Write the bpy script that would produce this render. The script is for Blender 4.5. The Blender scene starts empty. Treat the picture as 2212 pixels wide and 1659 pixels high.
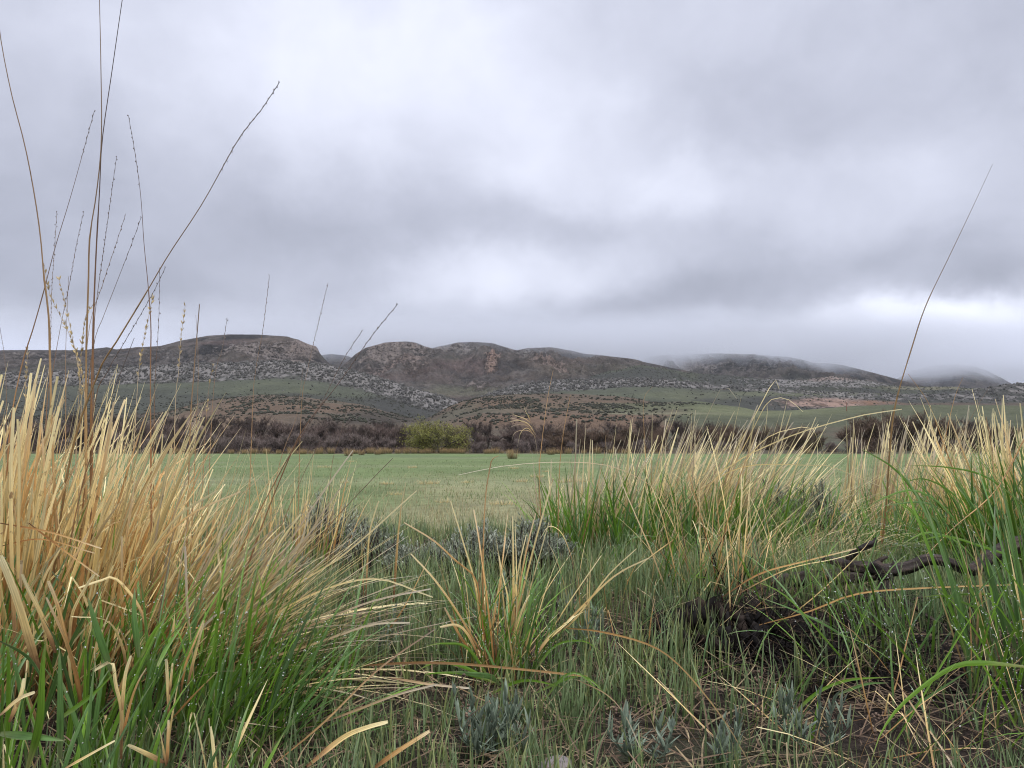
import bpy, math, random
import numpy as np
from mathutils import Vector

R = math.radians
sc = bpy.context.scene
COL = sc.collection

# ------------------------------------------------------------------ camera
F = 1671.0                      # focal length in units of a 2212 px wide picture
EYE = 0.55
PITCH = math.atan(128.5 / F)
cam_d = bpy.data.cameras.new('camera')
cam_d.sensor_width = 36.0
cam_d.lens = 36.0 * F / 2212.0
cam_d.clip_start = 0.02
cam_d.clip_end = 20000
cam = bpy.data.objects.new('camera', cam_d)
COL.objects.link(cam)
cam.location = (0, 0, EYE)
cam.rotation_euler = (R(90) + PITCH, 0, 0)
sc.camera = cam

# ------------------------------------------------------------------ render look
sc.view_settings.view_transform = 'Standard'
sc.view_settings.look = 'None'
sc.view_settings.gamma = 1
sc.view_settings.exposure = 0.42
sc.view_settings.use_curve_mapping = False
cy = sc.cycles if hasattr(sc, 'cycles') else None
if cy:
    cy.max_bounces = 8
    cy.diffuse_bounces = 3
    cy.glossy_bounces = 2
    cy.transmission_bounces = 3
    cy.transparent_max_bounces = 8
    cy.volume_bounces = 8
    cy.volume_step_rate = 1.0
    cy.volume_max_steps = 64
    cy.use_denoising = True
    cy.pixel_filter_type = 'BLACKMAN_HARRIS'
    cy.filter_width = 1.1

# ------------------------------------------------------------------ node helper
class NT:
    def __init__(s, tree):
        s.t = tree
    def n(s, typ, **kw):
        nd = s.t.nodes.new(typ)
        ins = kw.pop('ins', {})
        for k, v in kw.items():
            setattr(nd, k, v)
        for k, v in ins.items():
            s.set(nd.inputs[k], v)
        return nd
    def set(s, sock, v):
        if isinstance(v, bpy.types.NodeSocket):
            s.t.links.new(v, sock)
        elif isinstance(v, bpy.types.Node):
            s.t.links.new(v.outputs[0], sock)
        else:
            if hasattr(sock.default_value, '__len__') and hasattr(v, '__len__') and len(sock.default_value) == 4 and len(v) == 3:
                v = (*v, 1)
            sock.default_value = v
    def m(s, op, a, b=0.0, c=0.0, clamp=False):
        nd = s.t.nodes.new('ShaderNodeMath')
        nd.operation = op
        nd.use_clamp = clamp
        s.set(nd.inputs[0], a); s.set(nd.inputs[1], b); s.set(nd.inputs[2], c)
        return nd.outputs[0]
    def vm(s, op, a, b=(0, 0, 0)):
        nd = s.t.nodes.new('ShaderNodeVectorMath')
        nd.operation = op
        s.set(nd.inputs[0], a); s.set(nd.inputs[1], b)
        return nd
    def mix(s, f, a, b, mode='MIX'):
        nd = s.t.nodes.new('ShaderNodeMix')
        nd.data_type = 'RGBA'
        nd.blend_type = mode
        s.set(nd.inputs[0], f); s.set(nd.inputs[6], a); s.set(nd.inputs[7], b)
        return nd.outputs[2]
    def ramp(s, f, stops, interp='LINEAR'):
        nd = s.t.nodes.new('ShaderNodeValToRGB')
        cr = nd.color_ramp
        cr.interpolation = interp
        while len(cr.elements) < len(stops):
            cr.elements.new(0.5)
        for e, (p, c) in zip(cr.elements, stops):
            e.position = p
            e.color = (*c, 1) if len(c) == 3 else c
        s.set(nd.inputs[0], f)
        return nd.outputs[0]
    def noise(s, vec, scale, detail=4, rough=0.55, dist=0.0, dim='3D'):
        nd = s.t.nodes.new('ShaderNodeTexNoise')
        nd.noise_dimensions = dim
        if vec is not None: s.set(nd.inputs['Vector'], vec)
        nd.inputs['Scale'].default_value = scale
        nd.inputs['Detail'].default_value = detail
        nd.inputs['Roughness'].default_value = rough
        nd.inputs['Distortion'].default_value = dist
        return nd.outputs[0]
    def smooth(s, x, a, b, lo=0.0, hi=1.0):
        nd = s.t.nodes.new('ShaderNodeMapRange')
        nd.interpolation_type = 'SMOOTHSTEP'
        s.set(nd.inputs[0], x); s.set(nd.inputs[1], a); s.set(nd.inputs[2], b)
        s.set(nd.inputs[3], lo); s.set(nd.inputs[4], hi)
        return nd.outputs[0]
    def lin(s, x, a, b, lo=0.0, hi=1.0):
        nd = s.t.nodes.new('ShaderNodeMapRange')
        s.set(nd.inputs[0], x); s.set(nd.inputs[1], a); s.set(nd.inputs[2], b)
        s.set(nd.inputs[3], lo); s.set(nd.inputs[4], hi)
        return nd.outputs[0]

# ------------------------------------------------------------------ sky (overcast layer over a Sky Texture)
SUN_EL, SUN_AZ = 52.0, 150.0     # high sun behind the clouds, slightly behind the camera
world = bpy.data.worlds.new('World')
sc.world = world
world.use_nodes = True
wt = world.node_tree
for nd in list(wt.nodes): wt.nodes.remove(nd)
w = NT(wt)
sky = w.n('ShaderNodeTexSky', sky_type='NISHITA', sun_disc=False)
sky.sun_elevation = R(SUN_EL)
sky.sun_rotation = R(SUN_AZ)
tc = w.n('ShaderNodeTexCoord')
d = w.vm('NORMALIZE', tc.outputs['Generated']).outputs[0]
sep = w.n('ShaderNodeSeparateXYZ', ins={0: d})
dx, dy, dz = sep.outputs
# cloud-plane coordinates (stretching towards the horizon the way a real cloud deck does)
zc = w.m('ADD', w.m('MAXIMUM', dz, 0.0), 0.16)
px = w.m('DIVIDE', dx, zc); py = w.m('DIVIDE', dy, zc)
cv = w.n('ShaderNodeCombineXYZ', ins={0: px, 1: py, 2: 0.0}).outputs[0]
az = w.m('ARCTAN2', dx, dy)                   # 0 straight ahead (+Y)
el = w.m('ARCSINE', dz)
ae = w.n('ShaderNodeCombineXYZ', ins={0: az, 1: w.m('MULTIPLY', el, 1.25), 2: 0.0}).outputs[0]
wn1 = w.m('SUBTRACT', w.noise(ae, 5.5, 7, 0.6), 0.5)
wn2 = w.m('SUBTRACT', w.noise(w.vm('ADD', ae, (7.3, 2.1, 4.0)).outputs[0], 5.5, 7, 0.6), 0.5)
azw = w.m('MULTIPLY_ADD', wn1, 0.22, az)
elw = w.m('MULTIPLY_ADD', wn2, 0.12, el)
def blob(px_, py_, rx, ry, amp):
    """a soft cloud mass at a fixed compass direction and height; amp > 0 brighter, < 0 darker"""
    sx = (px_ - 1106) / F; sy = (829.5 - py_) / F
    Yc = math.cos(PITCH) - sy * math.sin(PITCH); Zc = math.sin(PITCH) + sy * math.cos(PITCH)
    a0 = math.atan2(sx, Yc); e0 = math.atan2(Zc, math.hypot(sx, Yc))
    u = w.m('DIVIDE', w.m('SUBTRACT', azw, a0), rx / F)
    v = w.m('DIVIDE', w.m('SUBTRACT', elw, e0), ry / F)
    r2 = w.m('ADD', w.m('MULTIPLY', u, u), w.m('MULTIPLY', v, v))
    g = w.m('EXPONENT', w.m('MULTIPLY', r2, -1.0))
    return w.m('MULTIPLY', g, amp)
BL = [(930, 130, 420, 230, .17), (560, 200, 200, 130, .08), (60, 20, 220, 120, .05), (1250, 330, 260, 110, .08),
      (1480, 400, 190, 60, .13), (2000, 440, 260, 80, .09), (2180, 60, 200, 260, -.06), (1700, 300, 260, 90, -.04),
      (760, 520, 300, 110, -.14), (1180, 470, 170, 50, -.10), (250, 520, 330, 170, -.07), (80, 250, 200, 160, -.03),
      (1020, 600, 260, 75, .20), (1280, 590, 120, 70, .05), (1750, 590, 330, 90, -.11), (2130, 620, 110, 80, -.09),
      (1960, 705, 280, 50, .36), (2190, 745, 130, 70, .34), (2040, 680, 90, 22, .10), (1250, 700, 420, 40, -.04), (420, 640, 260, 60, -.02),
      (1500, 640, 230, 50, -.09), (1750, 80, 300, 120, .02),
      (180, 650, 360, 75, -.09), (1300, 690, 380, 35, -.09), (60, 440, 240, 190, -.06), (700, 90, 420, 200, .07), (1980, 330, 300, 60, .06), (2150, 420, 120, 200, -.03)]
acc = None
for b in BL:
    g = blob(*b)
    acc = g if acc is None else w.m('ADD', acc, g)
fb = w.m('SUBTRACT', w.noise(ae, 3.2, 8, 0.55, 0.3), 0.5)
fb2 = w.m('SUBTRACT', w.noise(cv, 1.3, 6, 0.5, 0.4), 0.5)
acc = w.m('ADD', acc, w.m('MULTIPLY', fb, 0.22))
acc = w.m('ADD', acc, w.m('MULTIPLY', fb2, 0.07))
fb3 = w.m('SUBTRACT', w.noise(w.vm('ADD', ae, (1.7, 5.2, 0)).outputs[0], 9.0, 6, 0.5, 0.5), 0.5)
acc = w.m('ADD', acc, w.m('MULTIPLY', fb3, 0.16))
lum = w.m('ADD', w.m('MULTIPLY', acc, 1.0), 0.515)
# an overcast sky is up to three times brighter overhead than at the horizon
zen = w.smooth(dz, 0.50, 0.9, 1.0, 2.9)
lum = w.m('MULTIPLY', lum, zen)
lum = w.m('MAXIMUM', lum, 0.2)
tint = w.mix(w.lin(lum, 0.35, 0.75), (0.905, 0.95, 1.16, 1), (0.935, 0.97, 1.125, 1))
cloud = w.vm('SCALE', tint); w.set(cloud.inputs['Scale'], lum)
skys = w.vm('SCALE', sky.outputs[0]); skys.inputs['Scale'].default_value = 0.08
final = w.mix(0.95, skys.outputs[0], cloud.outputs[0])
bg = w.n('ShaderNodeBackground', ins={0: final, 1: 1.0})
wo = w.n('ShaderNodeOutputWorld', ins={0: bg.outputs[0]})

sun_d = bpy.data.lights.new('sun', 'SUN')
sun_d.energy = 1.5
sun_d.angle = R(14)
sun_d.color = (1.0, 0.96, 0.9)
sun = bpy.data.objects.new('sun', sun_d)
COL.objects.link(sun)
e_, a_ = R(SUN_EL), R(SUN_AZ)
sdir = Vector((math.sin(a_) * math.cos(e_), math.cos(a_) * math.cos(e_), math.sin(e_)))
sun.rotation_euler = (-sdir).to_track_quat('-Z', 'Y').to_euler()

# ------------------------------------------------------------------ picture <-> world helpers
CP, SP = math.cos(PITCH), math.sin(PITCH)
def us(x, y):
    """picture point -> (X/Y, (Z-eye)/Y)"""
    sx = (np.asarray(x, float) - 1106) / F; sy = (829.5 - np.asarray(y, float)) / F
    Yc = CP - sy * SP
    return sx / Yc, (SP + sy * CP) / Yc
def at(x, y, Y):
    u, s = us(x, y)
    return np.array([float(u) * Y, Y, EYE + float(s) * Y])
def proj(P):
    """world points -> picture coordinates"""
    X, Y, Z = P[..., 0], P[..., 1], P[..., 2] - EYE
    dep = Y * CP + Z * SP
    return 1106 + F * X / dep, 829.5 - F * (-Y * SP + Z * CP) / dep

# ------------------------------------------------------------------ numpy noise
def _hash(ix, iy, seed):
    h = (ix.astype(np.int64) * 374761393 + iy.astype(np.int64) * 668265263 + seed * 1442695041) & 0xffffffff
    h = ((h ^ (h >> 13)) * 1274126177) & 0xffffffff
    return ((h ^ (h >> 16)) & 0xffff) / 65535.0
def vnoise(x, y, seed=0):
    ix = np.floor(x); iy = np.floor(y)
    fx = x - ix; fy = y - iy
    fx = fx * fx * fx * (fx * (fx * 6 - 15) + 10); fy = fy * fy * fy * (fy * (fy * 6 - 15) + 10)
    a = _hash(ix, iy, seed); b = _hash(ix + 1, iy, seed); c = _hash(ix, iy + 1, seed); e = _hash(ix + 1, iy + 1, seed)
    return (a + (b - a) * fx) * (1 - fy) + (c + (e - c) * fx) * fy
def fbm(x, y, seed=0, oct=5, gain=0.5):
    s = 0; a = 1; t = 0
    for o in range(oct):
        s = s + a * (vnoise(x, y, seed + o * 17) * 2 - 1); t += a
        a *= gain; x = x * 2.03 + 11.3; y = y * 2.03 + 5.7
    return s / t
def ridged(x, y, seed=0, oct=5, gain=0.55):
    s = 0; a = 1; t = 0
    for o in range(oct):
        s = s + a * (1 - np.abs(vnoise(x, y, seed + o * 17) * 2 - 1)); t += a
        a *= gain; x = x * 2.07 + 3.1; y = y * 2.07 + 8.9
    return s / t
def sstep(x, a, b):
    t = np.clip((x - a) / (b - a), 0, 1)
    return t * t * (3 - 2 * t)

# ------------------------------------------------------------------ object helpers
def tag(o, label=None, cat=None, group=None, kind=None):
    if label: o['label'] = label
    if cat: o['category'] = cat
    if group: o['group'] = group
    if kind: o['kind'] = kind
    return o
def empty(name, loc=(0, 0, 0), rz=0.0):
    o = bpy.data.objects.new(name, None)
    o.empty_display_size = 0.2
    o.location = loc
    o.rotation_euler = (0, 0, rz)
    COL.objects.link(o)
    return o
def mesh(name, V, Fs, mat=None, parent=None, attrs=None, smooth=True, mats=None, mat_idx=None):
    """V (n,3); Fs list of (m,k) int arrays"""
    me = bpy.data.meshes.new(name)
    V = np.asarray(V, np.float32)
    me.vertices.add(len(V))
    me.vertices.foreach_set('co', V.ravel())
    Fs = [np.asarray(f, np.int32) for f in Fs if len(f)]
    nl = sum(f.size for f in Fs); nf = sum(len(f) for f in Fs)
    me.loops.add(nl); me.polygons.add(nf)
    me.loops.foreach_set('vertex_index', np.concatenate([f.ravel() for f in Fs]))
    starts = []; off = 0
    for f in Fs:
        starts.append(off + np.arange(len(f)) * f.shape[1]); off += f.size
    me.polygons.foreach_set('loop_start', np.concatenate(starts).astype(np.int32))
    me.update(calc_edges=True)
    if smooth:
        me.polygons.foreach_set('use_smooth', np.ones(nf, bool))
    if attrs:
        for k, a in attrs.items():
            at_ = me.attributes.new(k, 'FLOAT_COLOR', 'POINT')
            buf = np.ones((len(V), 4), np.float32); buf[:, :a.shape[1]] = a
            at_.data.foreach_set('color', buf.ravel())
    if mat: me.materials.append(mat)
    me.validate()
    o = bpy.data.objects.new(name, me)
    COL.objects.link(o)
    if parent: o.parent = parent
    return o
class Geo:
    """collects vertices, faces and a 3-channel vertex attribute"""
    def __init__(s): s.V = []; s.F = {3: [], 4: []}; s.A = []; s.n = 0
    def add(s, V, faces, A):
        if A.shape[1] == 3: A = np.concatenate([A, np.zeros((len(A), 1), np.float32)], 1)
        s.V.append(V); s.A.append(A)
        for f in faces:
            f = np.asarray(f)
            if len(f): s.F[f.shape[1]].append(f + s.n)
        s.n += len(V)
    def build(s, name, mat, parent=None, loc=None, smooth=True):
        V = np.concatenate(s.V); A = np.concatenate(s.A)
        if loc is not None: V = V - np.asarray(loc)
        Fs = [np.concatenate(s.F[k]) for k in (3, 4) if s.F[k]]
        return mesh(name, V, Fs, mat, parent, {'tint': A}, smooth)
def norm(a):
    return a / np.maximum(np.linalg.norm(a, axis=-1, keepdims=True), 1e-9)

def ribbons(geo, P, W, side, val, fold=0.25, three=True, tcol=None):
    """P (n,k,3) centre lines, W (n,k) half widths, side (n,3)|(n,k,3), val (n,2) random values per blade"""
    n, k, _ = P.shape
    if side.ndim == 2: side = np.repeat(side[:, None, :], k, 1)
    T = np.gradient(P, axis=1); T = norm(T)
    S = norm(side - (side * T).sum(-1, keepdims=True) * T)
    N = np.cross(S, T)
    t = np.linspace(0, 1, k)[None, :].repeat(n, 0) if tcol is None else tcol
    if three:
        V = np.stack([P - S * W[..., None], P + N * (W * fold)[..., None], P + S * W[..., None]], 2)
        m = 3
    else:
        V = np.stack([P - S * W[..., None], P + S * W[..., None]], 2)
        m = 2
    A = np.zeros((n, k, m, 4), np.float32)
    A[..., 0] = val[:, None, None, 0]; A[..., 1] = t[:, :, None]; A[..., 2] = val[:, None, None, 1]
    A[..., 3] = np.array([0, .5, 1.0] if m == 3 else [0, 1.0])[None, None]
    idx = np.arange(n * k * m).reshape(n, k, m)
    q = []
    for j in range(m - 1):
        q.append(np.stack([idx[:, :-1, j], idx[:, :-1, j + 1], idx[:, 1:, j + 1], idx[:, 1:, j]], -1).reshape(-1, 4))
    geo.add(V.reshape(-1, 3), [np.concatenate(q)], A.reshape(-1, 4))
def tubes(geo, P, Rr, val, sides=5):
    """P (n,k,3), Rr (n,k)"""
    n, k, _ = P.shape
    T = norm(np.gradient(P, axis=1))
    ref = np.where(np.abs(T[..., 2:3]) > 0.9, np.array([1.0, 0, 0]), np.array([0, 0, 1.0]))
    ref = np.repeat(ref[:, :1], k, 1)
    S = norm(np.cross(T, ref)); N = np.cross(S, T)
    a = np.linspace(0, 2 * math.pi, sides, endpoint=False)
    V = P[:, :, None] + Rr[:, :, None, None] * (np.cos(a)[None, None, :, None] * S[:, :, None] + np.sin(a)[None, None, :, None] * N[:, :, None])
    A = np.zeros((n, k, sides, 3), np.float32)
    A[..., 0] = val[:, None, None, 0]; A[..., 1] = np.linspace(0, 1, k)[None, :, None]; A[..., 2] = val[:, None, None, 1]
    idx = np.arange(n * k * sides).reshape(n, k, sides)
    j2 = (np.arange(sides) + 1) % sides
    q = np.stack([idx[:, :-1], idx[:, :-1][..., j2], idx[:, 1:][..., j2], idx[:, 1:]], -1).reshape(-1, 4)
    geo.add(V.reshape(-1, 3), [q], A.reshape(-1, 3))
def spline(pts, k):
    """Catmull-Rom through pts (m,3) resampled to k points"""
    P = np.asarray(pts, float); m = len(P)
    Q = np.vstack([2 * P[0] - P[1], P, 2 * P[-1] - P[-2]])
    L = np.concatenate([[0], np.cumsum(np.linalg.norm(np.diff(P, axis=0), axis=1))])
    out = []
    for s in np.linspace(0, L[-1], k):
        i = min(max(np.searchsorted(L, s, side='right') - 1, 0), m - 2)
        t = (s - L[i]) / max(L[i + 1] - L[i], 1e-9)
        a, b, c, e = Q[i], Q[i + 1], Q[i + 2], Q[i + 3]
        out.append(0.5 * ((2 * b) + (-a + c) * t + (2 * a - 5 * b + 4 * c - e) * t * t + (-a + 3 * b - 3 * c + e) * t ** 3))
    return np.array(out)

# ------------------------------------------------------------------ materials
def new_mat(name):
    mt = bpy.data.materials.new(name)
    mt.use_nodes = True
    for nd in list(mt.node_tree.nodes): mt.node_tree.nodes.remove(nd)
    return mt, NT(mt.node_tree)
def finish(mt, N, color, rough=0.7, bump=None, bump_str=0.3, bump_dist=0.02, spec=0.3, transl=0.0, coat=0.0):
    b = N.n('ShaderNodeBsdfPrincipled')
    N.set(b.inputs['Base Color'], color)
    N.set(b.inputs['Roughness'], rough)
    b.inputs['Specular IOR Level'].default_value = spec
    if bump is not None:
        bn = N.n('ShaderNodeBump', ins={'Strength': bump_str, 'Distance': bump_dist, 'Height': bump})
        N.set(b.inputs['Normal'], bn.outputs[0])
    out = b.outputs[0]
    if transl > 0:
        tr = N.n('ShaderNodeBsdfTranslucent', ins={'Color': color})
        mx = N.n('ShaderNodeMixShader', ins={0: transl, 1: out, 2: tr.outputs[0]})
        out = mx.outputs[0]
    N.n('ShaderNodeOutputMaterial', ins={0: out})
    return mt
def blade_mat(name, stops, alt, alt_w=0.5, rough=0.55, transl=0.33, spec=0.3, spots=None, val=0.35, scale=60):
    """colour along the blade from ramp `stops`; per-blade mixed towards `alt` ramp; mottled"""
    mt, N = new_mat(name)
    at_ = N.n('ShaderNodeAttribute', attribute_name='tint')
    s = N.n('ShaderNodeSeparateXYZ', ins={0: at_.outputs['Vector']})
    r, t, v = s.outputs
    tcn = N.n('ShaderNodeTexCoord')
    nz = N.noise(tcn.outputs['Object'], scale, 4, 0.6)
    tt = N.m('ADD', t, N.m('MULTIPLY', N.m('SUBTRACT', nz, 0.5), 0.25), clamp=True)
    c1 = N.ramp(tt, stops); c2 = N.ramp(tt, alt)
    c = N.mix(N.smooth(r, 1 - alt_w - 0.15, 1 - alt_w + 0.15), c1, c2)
    if spots:
        nz2 = N.noise(tcn.outputs['Object'], 38, 5, 0.65)
        c = N.mix(N.smooth(nz2, 0.60, 0.70, 0, 0.8), c, spots)
    sv = N.n('ShaderNodeCombineXYZ', ins={0: N.m('MULTIPLY', at_.outputs['Alpha'], 5.0), 1: N.m('MULTIPLY', t, 2.2), 2: N.m('MULTIPLY', v, 60.0)})
    stk = N.noise(sv.outputs[0], 1.0, 3, 0.6)
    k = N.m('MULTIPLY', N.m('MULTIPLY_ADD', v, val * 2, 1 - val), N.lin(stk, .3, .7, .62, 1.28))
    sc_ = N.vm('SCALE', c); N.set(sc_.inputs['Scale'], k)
    return finish(mt, N, sc_.outputs[0], rough=rough, transl=transl, spec=spec, bump=nz, bump_str=0.15, bump_dist=0.002)
M = {}
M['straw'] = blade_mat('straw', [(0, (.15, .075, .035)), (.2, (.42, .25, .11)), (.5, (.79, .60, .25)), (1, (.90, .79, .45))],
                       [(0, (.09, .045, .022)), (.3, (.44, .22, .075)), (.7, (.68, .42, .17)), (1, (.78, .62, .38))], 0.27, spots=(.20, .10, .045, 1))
M['straw_pale'] = blade_mat('straw_pale', [(0, (.30, .19, .10)), (.3, (.72, .54, .23)), (1, (.90, .79, .46))],
                            [(0, (.24, .15, .08)), (.4, (.48, .34, .18)), (1, (.62, .55, .42))], 0.4)
M['straw_orange'] = blade_mat('straw_orange', [(0, (.28, .15, .05)), (.25, (.58, .33, .12)), (.7, (.66, .43, .18)), (1, (.55, .42, .22))],
                              [(0, (.2, .1, .04)), (1, (.5, .3, .12))], 0.2)
M['stem'] = blade_mat('stem', [(0, (.30, .17, .07)), (.3, (.44, .28, .12)), (.7, (.32, .21, .12)), (1, (.22, .17, .13))],
                      [(0, (.16, .08, .04)), (.35, (.30, .16, .07)), (.7, (.14, .09, .07)), (1, (.12, .10, .09))], 0.45, transl=0.0, spots=(.07, .045, .03, 1), val=0.25)
M['stem_spotted'] = blade_mat('stem_spotted', [(0, (.42, .24, .09)), (.6, (.55, .33, .14)), (1, (.50, .33, .17))], [(0, (.3, .16, .06)), (1, (.5, .32, .14))], 0.3, transl=0.0, spots=(.12, .06, .03, 1), val=.2)
M['stem_pale'] = blade_mat('stem_pale', [(0, (.40, .28, .14)), (.5, (.52, .40, .24)), (1, (.40, .34, .26))],
                           [(0, (.3, .2, .1)), (1, (.45, .37, .25))], 0.4, transl=0.0, val=0.2)
M['seed'] = blade_mat('seed', [(0, (.50, .38, .16)), (1, (.62, .50, .26))], [(0, (.34, .26, .16)), (1, (.5, .42, .28))], 0.5, transl=0.1)
M['seed_dark'] = blade_mat('seed_dark', [(0, (.20, .16, .13)), (1, (.16, .14, .13))], [(0, (.2, .16, .13)), (1, (.2, .17, .15))], 0.5, transl=0.0)
M['green'] = blade_mat('green', [(0, (.22, .24, .08)), (.25, (.11, .22, .02)), (.8, (.16, .30, .035)), (1, (.26, .30, .10))],
                       [(0, (.14, .17, .07)), (.3, (.09, .18, .045)), (.8, (.15, .27, .085)), (1, (.26, .29, .14))], 0.45, rough=0.38, transl=0.38, spec=0.5, val=.45)
M['green_blue'] = blade_mat('green_blue', [(0, (.11, .13, .06)), (.3, (.13, .20, .08)), (.9, (.23, .30, .15)), (1, (.36, .32, .18))],
                            [(0, (.14, .12, .06)), (.3, (.16, .20, .065)), (.8, (.26, .29, .11)), (1, (.46, .38, .20))], 0.35, rough=0.5, transl=0.25)
M['field_grass'] = blade_mat('field_grass', [(0, (.115, .17, .06)), (1, (.18, .25, .09))],
                             [(0, (.30, .26, .14)), (1, (.44, .38, .22))], 0.42, rough=0.7, transl=0.2, scale=3)
M['litter'] = blade_mat('litter', [(0, (.09, .055, .035)), (1, (.17, .115, .07))], [(0, (.22, .16, .085)), (1, (.36, .28, .16))], 0.22, rough=0.8, transl=0.0)
M['sage_leaf'] = blade_mat('sage_leaf', [(0, (.22, .24, .18)), (1, (.40, .43, .35))], [(0, (.12, .15, .10)), (1, (.27, .30, .22))], 0.4, rough=0.8, transl=0.1)
M['silver_leaf'] = blade_mat('silver_leaf', [(0, (.13, .17, .12)), (1, (.24, .29, .22))], [(0, (.10, .14, .09)), (1, (.18, .23, .16))], 0.4, rough=0.75, transl=0.12)
M['charcoal'] = blade_mat('charcoal', [(0, (.008, .007, .006)), (1, (.014, .012, .011))], [(0, (.02, .014, .011)), (1, (.035, .026, .02))], 0.25, rough=0.75, transl=0.0, spec=0.08)
def bark(name, c1, c2, c3, scale=30):
    mt, N = new_mat(name)
    tcn = N.n('ShaderNodeTexCoord')
    at_ = N.n('ShaderNodeAttribute', attribute_name='tint')
    s = N.n('ShaderNodeSeparateXYZ', ins={0: at_.outputs['Vector']})
    st = N.vm('MULTIPLY', tcn.outputs['Object'], (0.35, 1, 1)).outputs[0]
    a = N.noise(st, scale, 6, 0.65, 0.6)
    b = N.noise(tcn.outputs['Object'], scale * 3.3, 4, 0.6)
    c = N.ramp(a, [(.3, c1), (.5, c2), (.7, c3)])
    c = N.mix(N.smooth(s.outputs[0], 0.2, 0.9, 0, 0.5), c, c3)
    h = N.m('ADD', a, N.m('MULTIPLY', b, 0.4))
    return finish(mt, N, c, rough=0.6, bump=h, bump_str=0.9, bump_dist=0.012, spec=0.12)
M['dead_wood'] = bark('dead_wood', (.010, .009, .009), (.03, .026, .025), (.11, .08, .062), 34)
M['bark'] = bark('bark', (.03, .024, .02), (.06, .048, .042), (.10, .08, .07), 3)
def twig_mat(name, c1, c2):
    return blade_mat(name, [(0, tuple(x * .6 for x in c1)), (1, c1)], [(0, tuple(x * .6 for x in c2)), (1, c2)], 0.5, rough=0.85, transl=0.0, val=0.35, scale=0.8)
M['twig_purple'] = twig_mat('twig_purple', (.215, .16, .14), (.15, .108, .092))
M['twig_brown'] = twig_mat('twig_brown', (.21, .142, .10), (.15, .102, .075))
M['twig_dark'] = twig_mat('twig_dark', (.12, .09, .08), (.08, .06, .052))
M['twig_grey'] = twig_mat('twig_grey', (.28, .225, .205), (.20, .155, .14))
M['leaf_yellow'] = blade_mat('leaf_yellow', [(0, (.22, .22, .055)), (1, (.31, .30, .08))], [(0, (.18, .19, .05)), (1, (.27, .27, .08))], 0.4, rough=0.7, transl=0.25, val=0.4, scale=0.7)
M['leaf_olive'] = blade_mat('leaf_olive', [(0, (.11, .10, .035)), (1, (.14, .13, .045))], [(0, (.10, .08, .04)), (1, (.12, .10, .05))], 0.4, rough=0.7, transl=0.2, val=0.4, scale=0.7)
M['tuft'] = blade_mat('tuft', [(0, (.10, .12, .045)), (.3, (.24, .18, .09)), (1, (.48, .32, .16))], [(0, (.08, .10, .04)), (.45, (.22, .15, .07)), (1, (.52, .37, .20))], 0.4, rough=0.8, transl=0.1, scale=4)
M['bush_dot'] = blade_mat('bush_dot', [(0, (.018, .02, .014)), (1, (.042, .045, .03))], [(0, (.02, .02, .015)), (1, (.055, .052, .038))], 0.4, rough=0.9, transl=0.0, scale=1)
def rock_mat(name, c1, c2, sc_=0.6, vert=False):
    mt, N = new_mat(name)
    tcn = N.n('ShaderNodeTexCoord')
    at_ = N.n('ShaderNodeAttribute', attribute_name='tint')
    s = N.n('ShaderNodeSeparateXYZ', ins={0: at_.outputs['Vector']})
    a = N.noise(tcn.outputs['Object'], sc_, 8, 0.65, 0.3)
    c = N.ramp(a, [(.32, tuple(x * .35 for x in c1)), (.46, c1), (.7, c2)])
    k = N.m('MULTIPLY_ADD', s.outputs[0], 0.9, 0.55)
    cs = N.vm('SCALE', c); N.set(cs.inputs['Scale'], k)
    return finish(mt, N, cs.outputs[0], rough=0.9, bump=a, bump_str=0.8, bump_dist=0.5 / sc_ * 0.6, spec=0.2)
M['outcrop'] = rock_mat('outcrop', (.066, .064, .060), (.15, .144, .132), 0.5)
M['stone'] = rock_mat('stone', (.20, .175, .165), (.30, .27, .25), 22)
M['rust'] = None
mt, N = new_mat('rusty_post')
tcn = N.n('ShaderNodeTexCoord')
M['rust'] = finish(mt, N, N.ramp(N.noise(tcn.outputs['Object'], 6, 5), [(.3, (.16, .06, .045)), (.7, (.26, .11, .08))]), rough=0.8)
mt, N = new_mat('water_drop')
gl = N.n('ShaderNodeBsdfPrincipled', ins={'Base Color': (1, 1, 1), 'Roughness': 0.03})
gl.inputs['Transmission Weight'].default_value = 0.6
gl.inputs['IOR'].default_value = 1.33
N.n('ShaderNodeOutputMaterial', ins={0: gl.outputs[0]})
M['drop'] = mt

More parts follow.
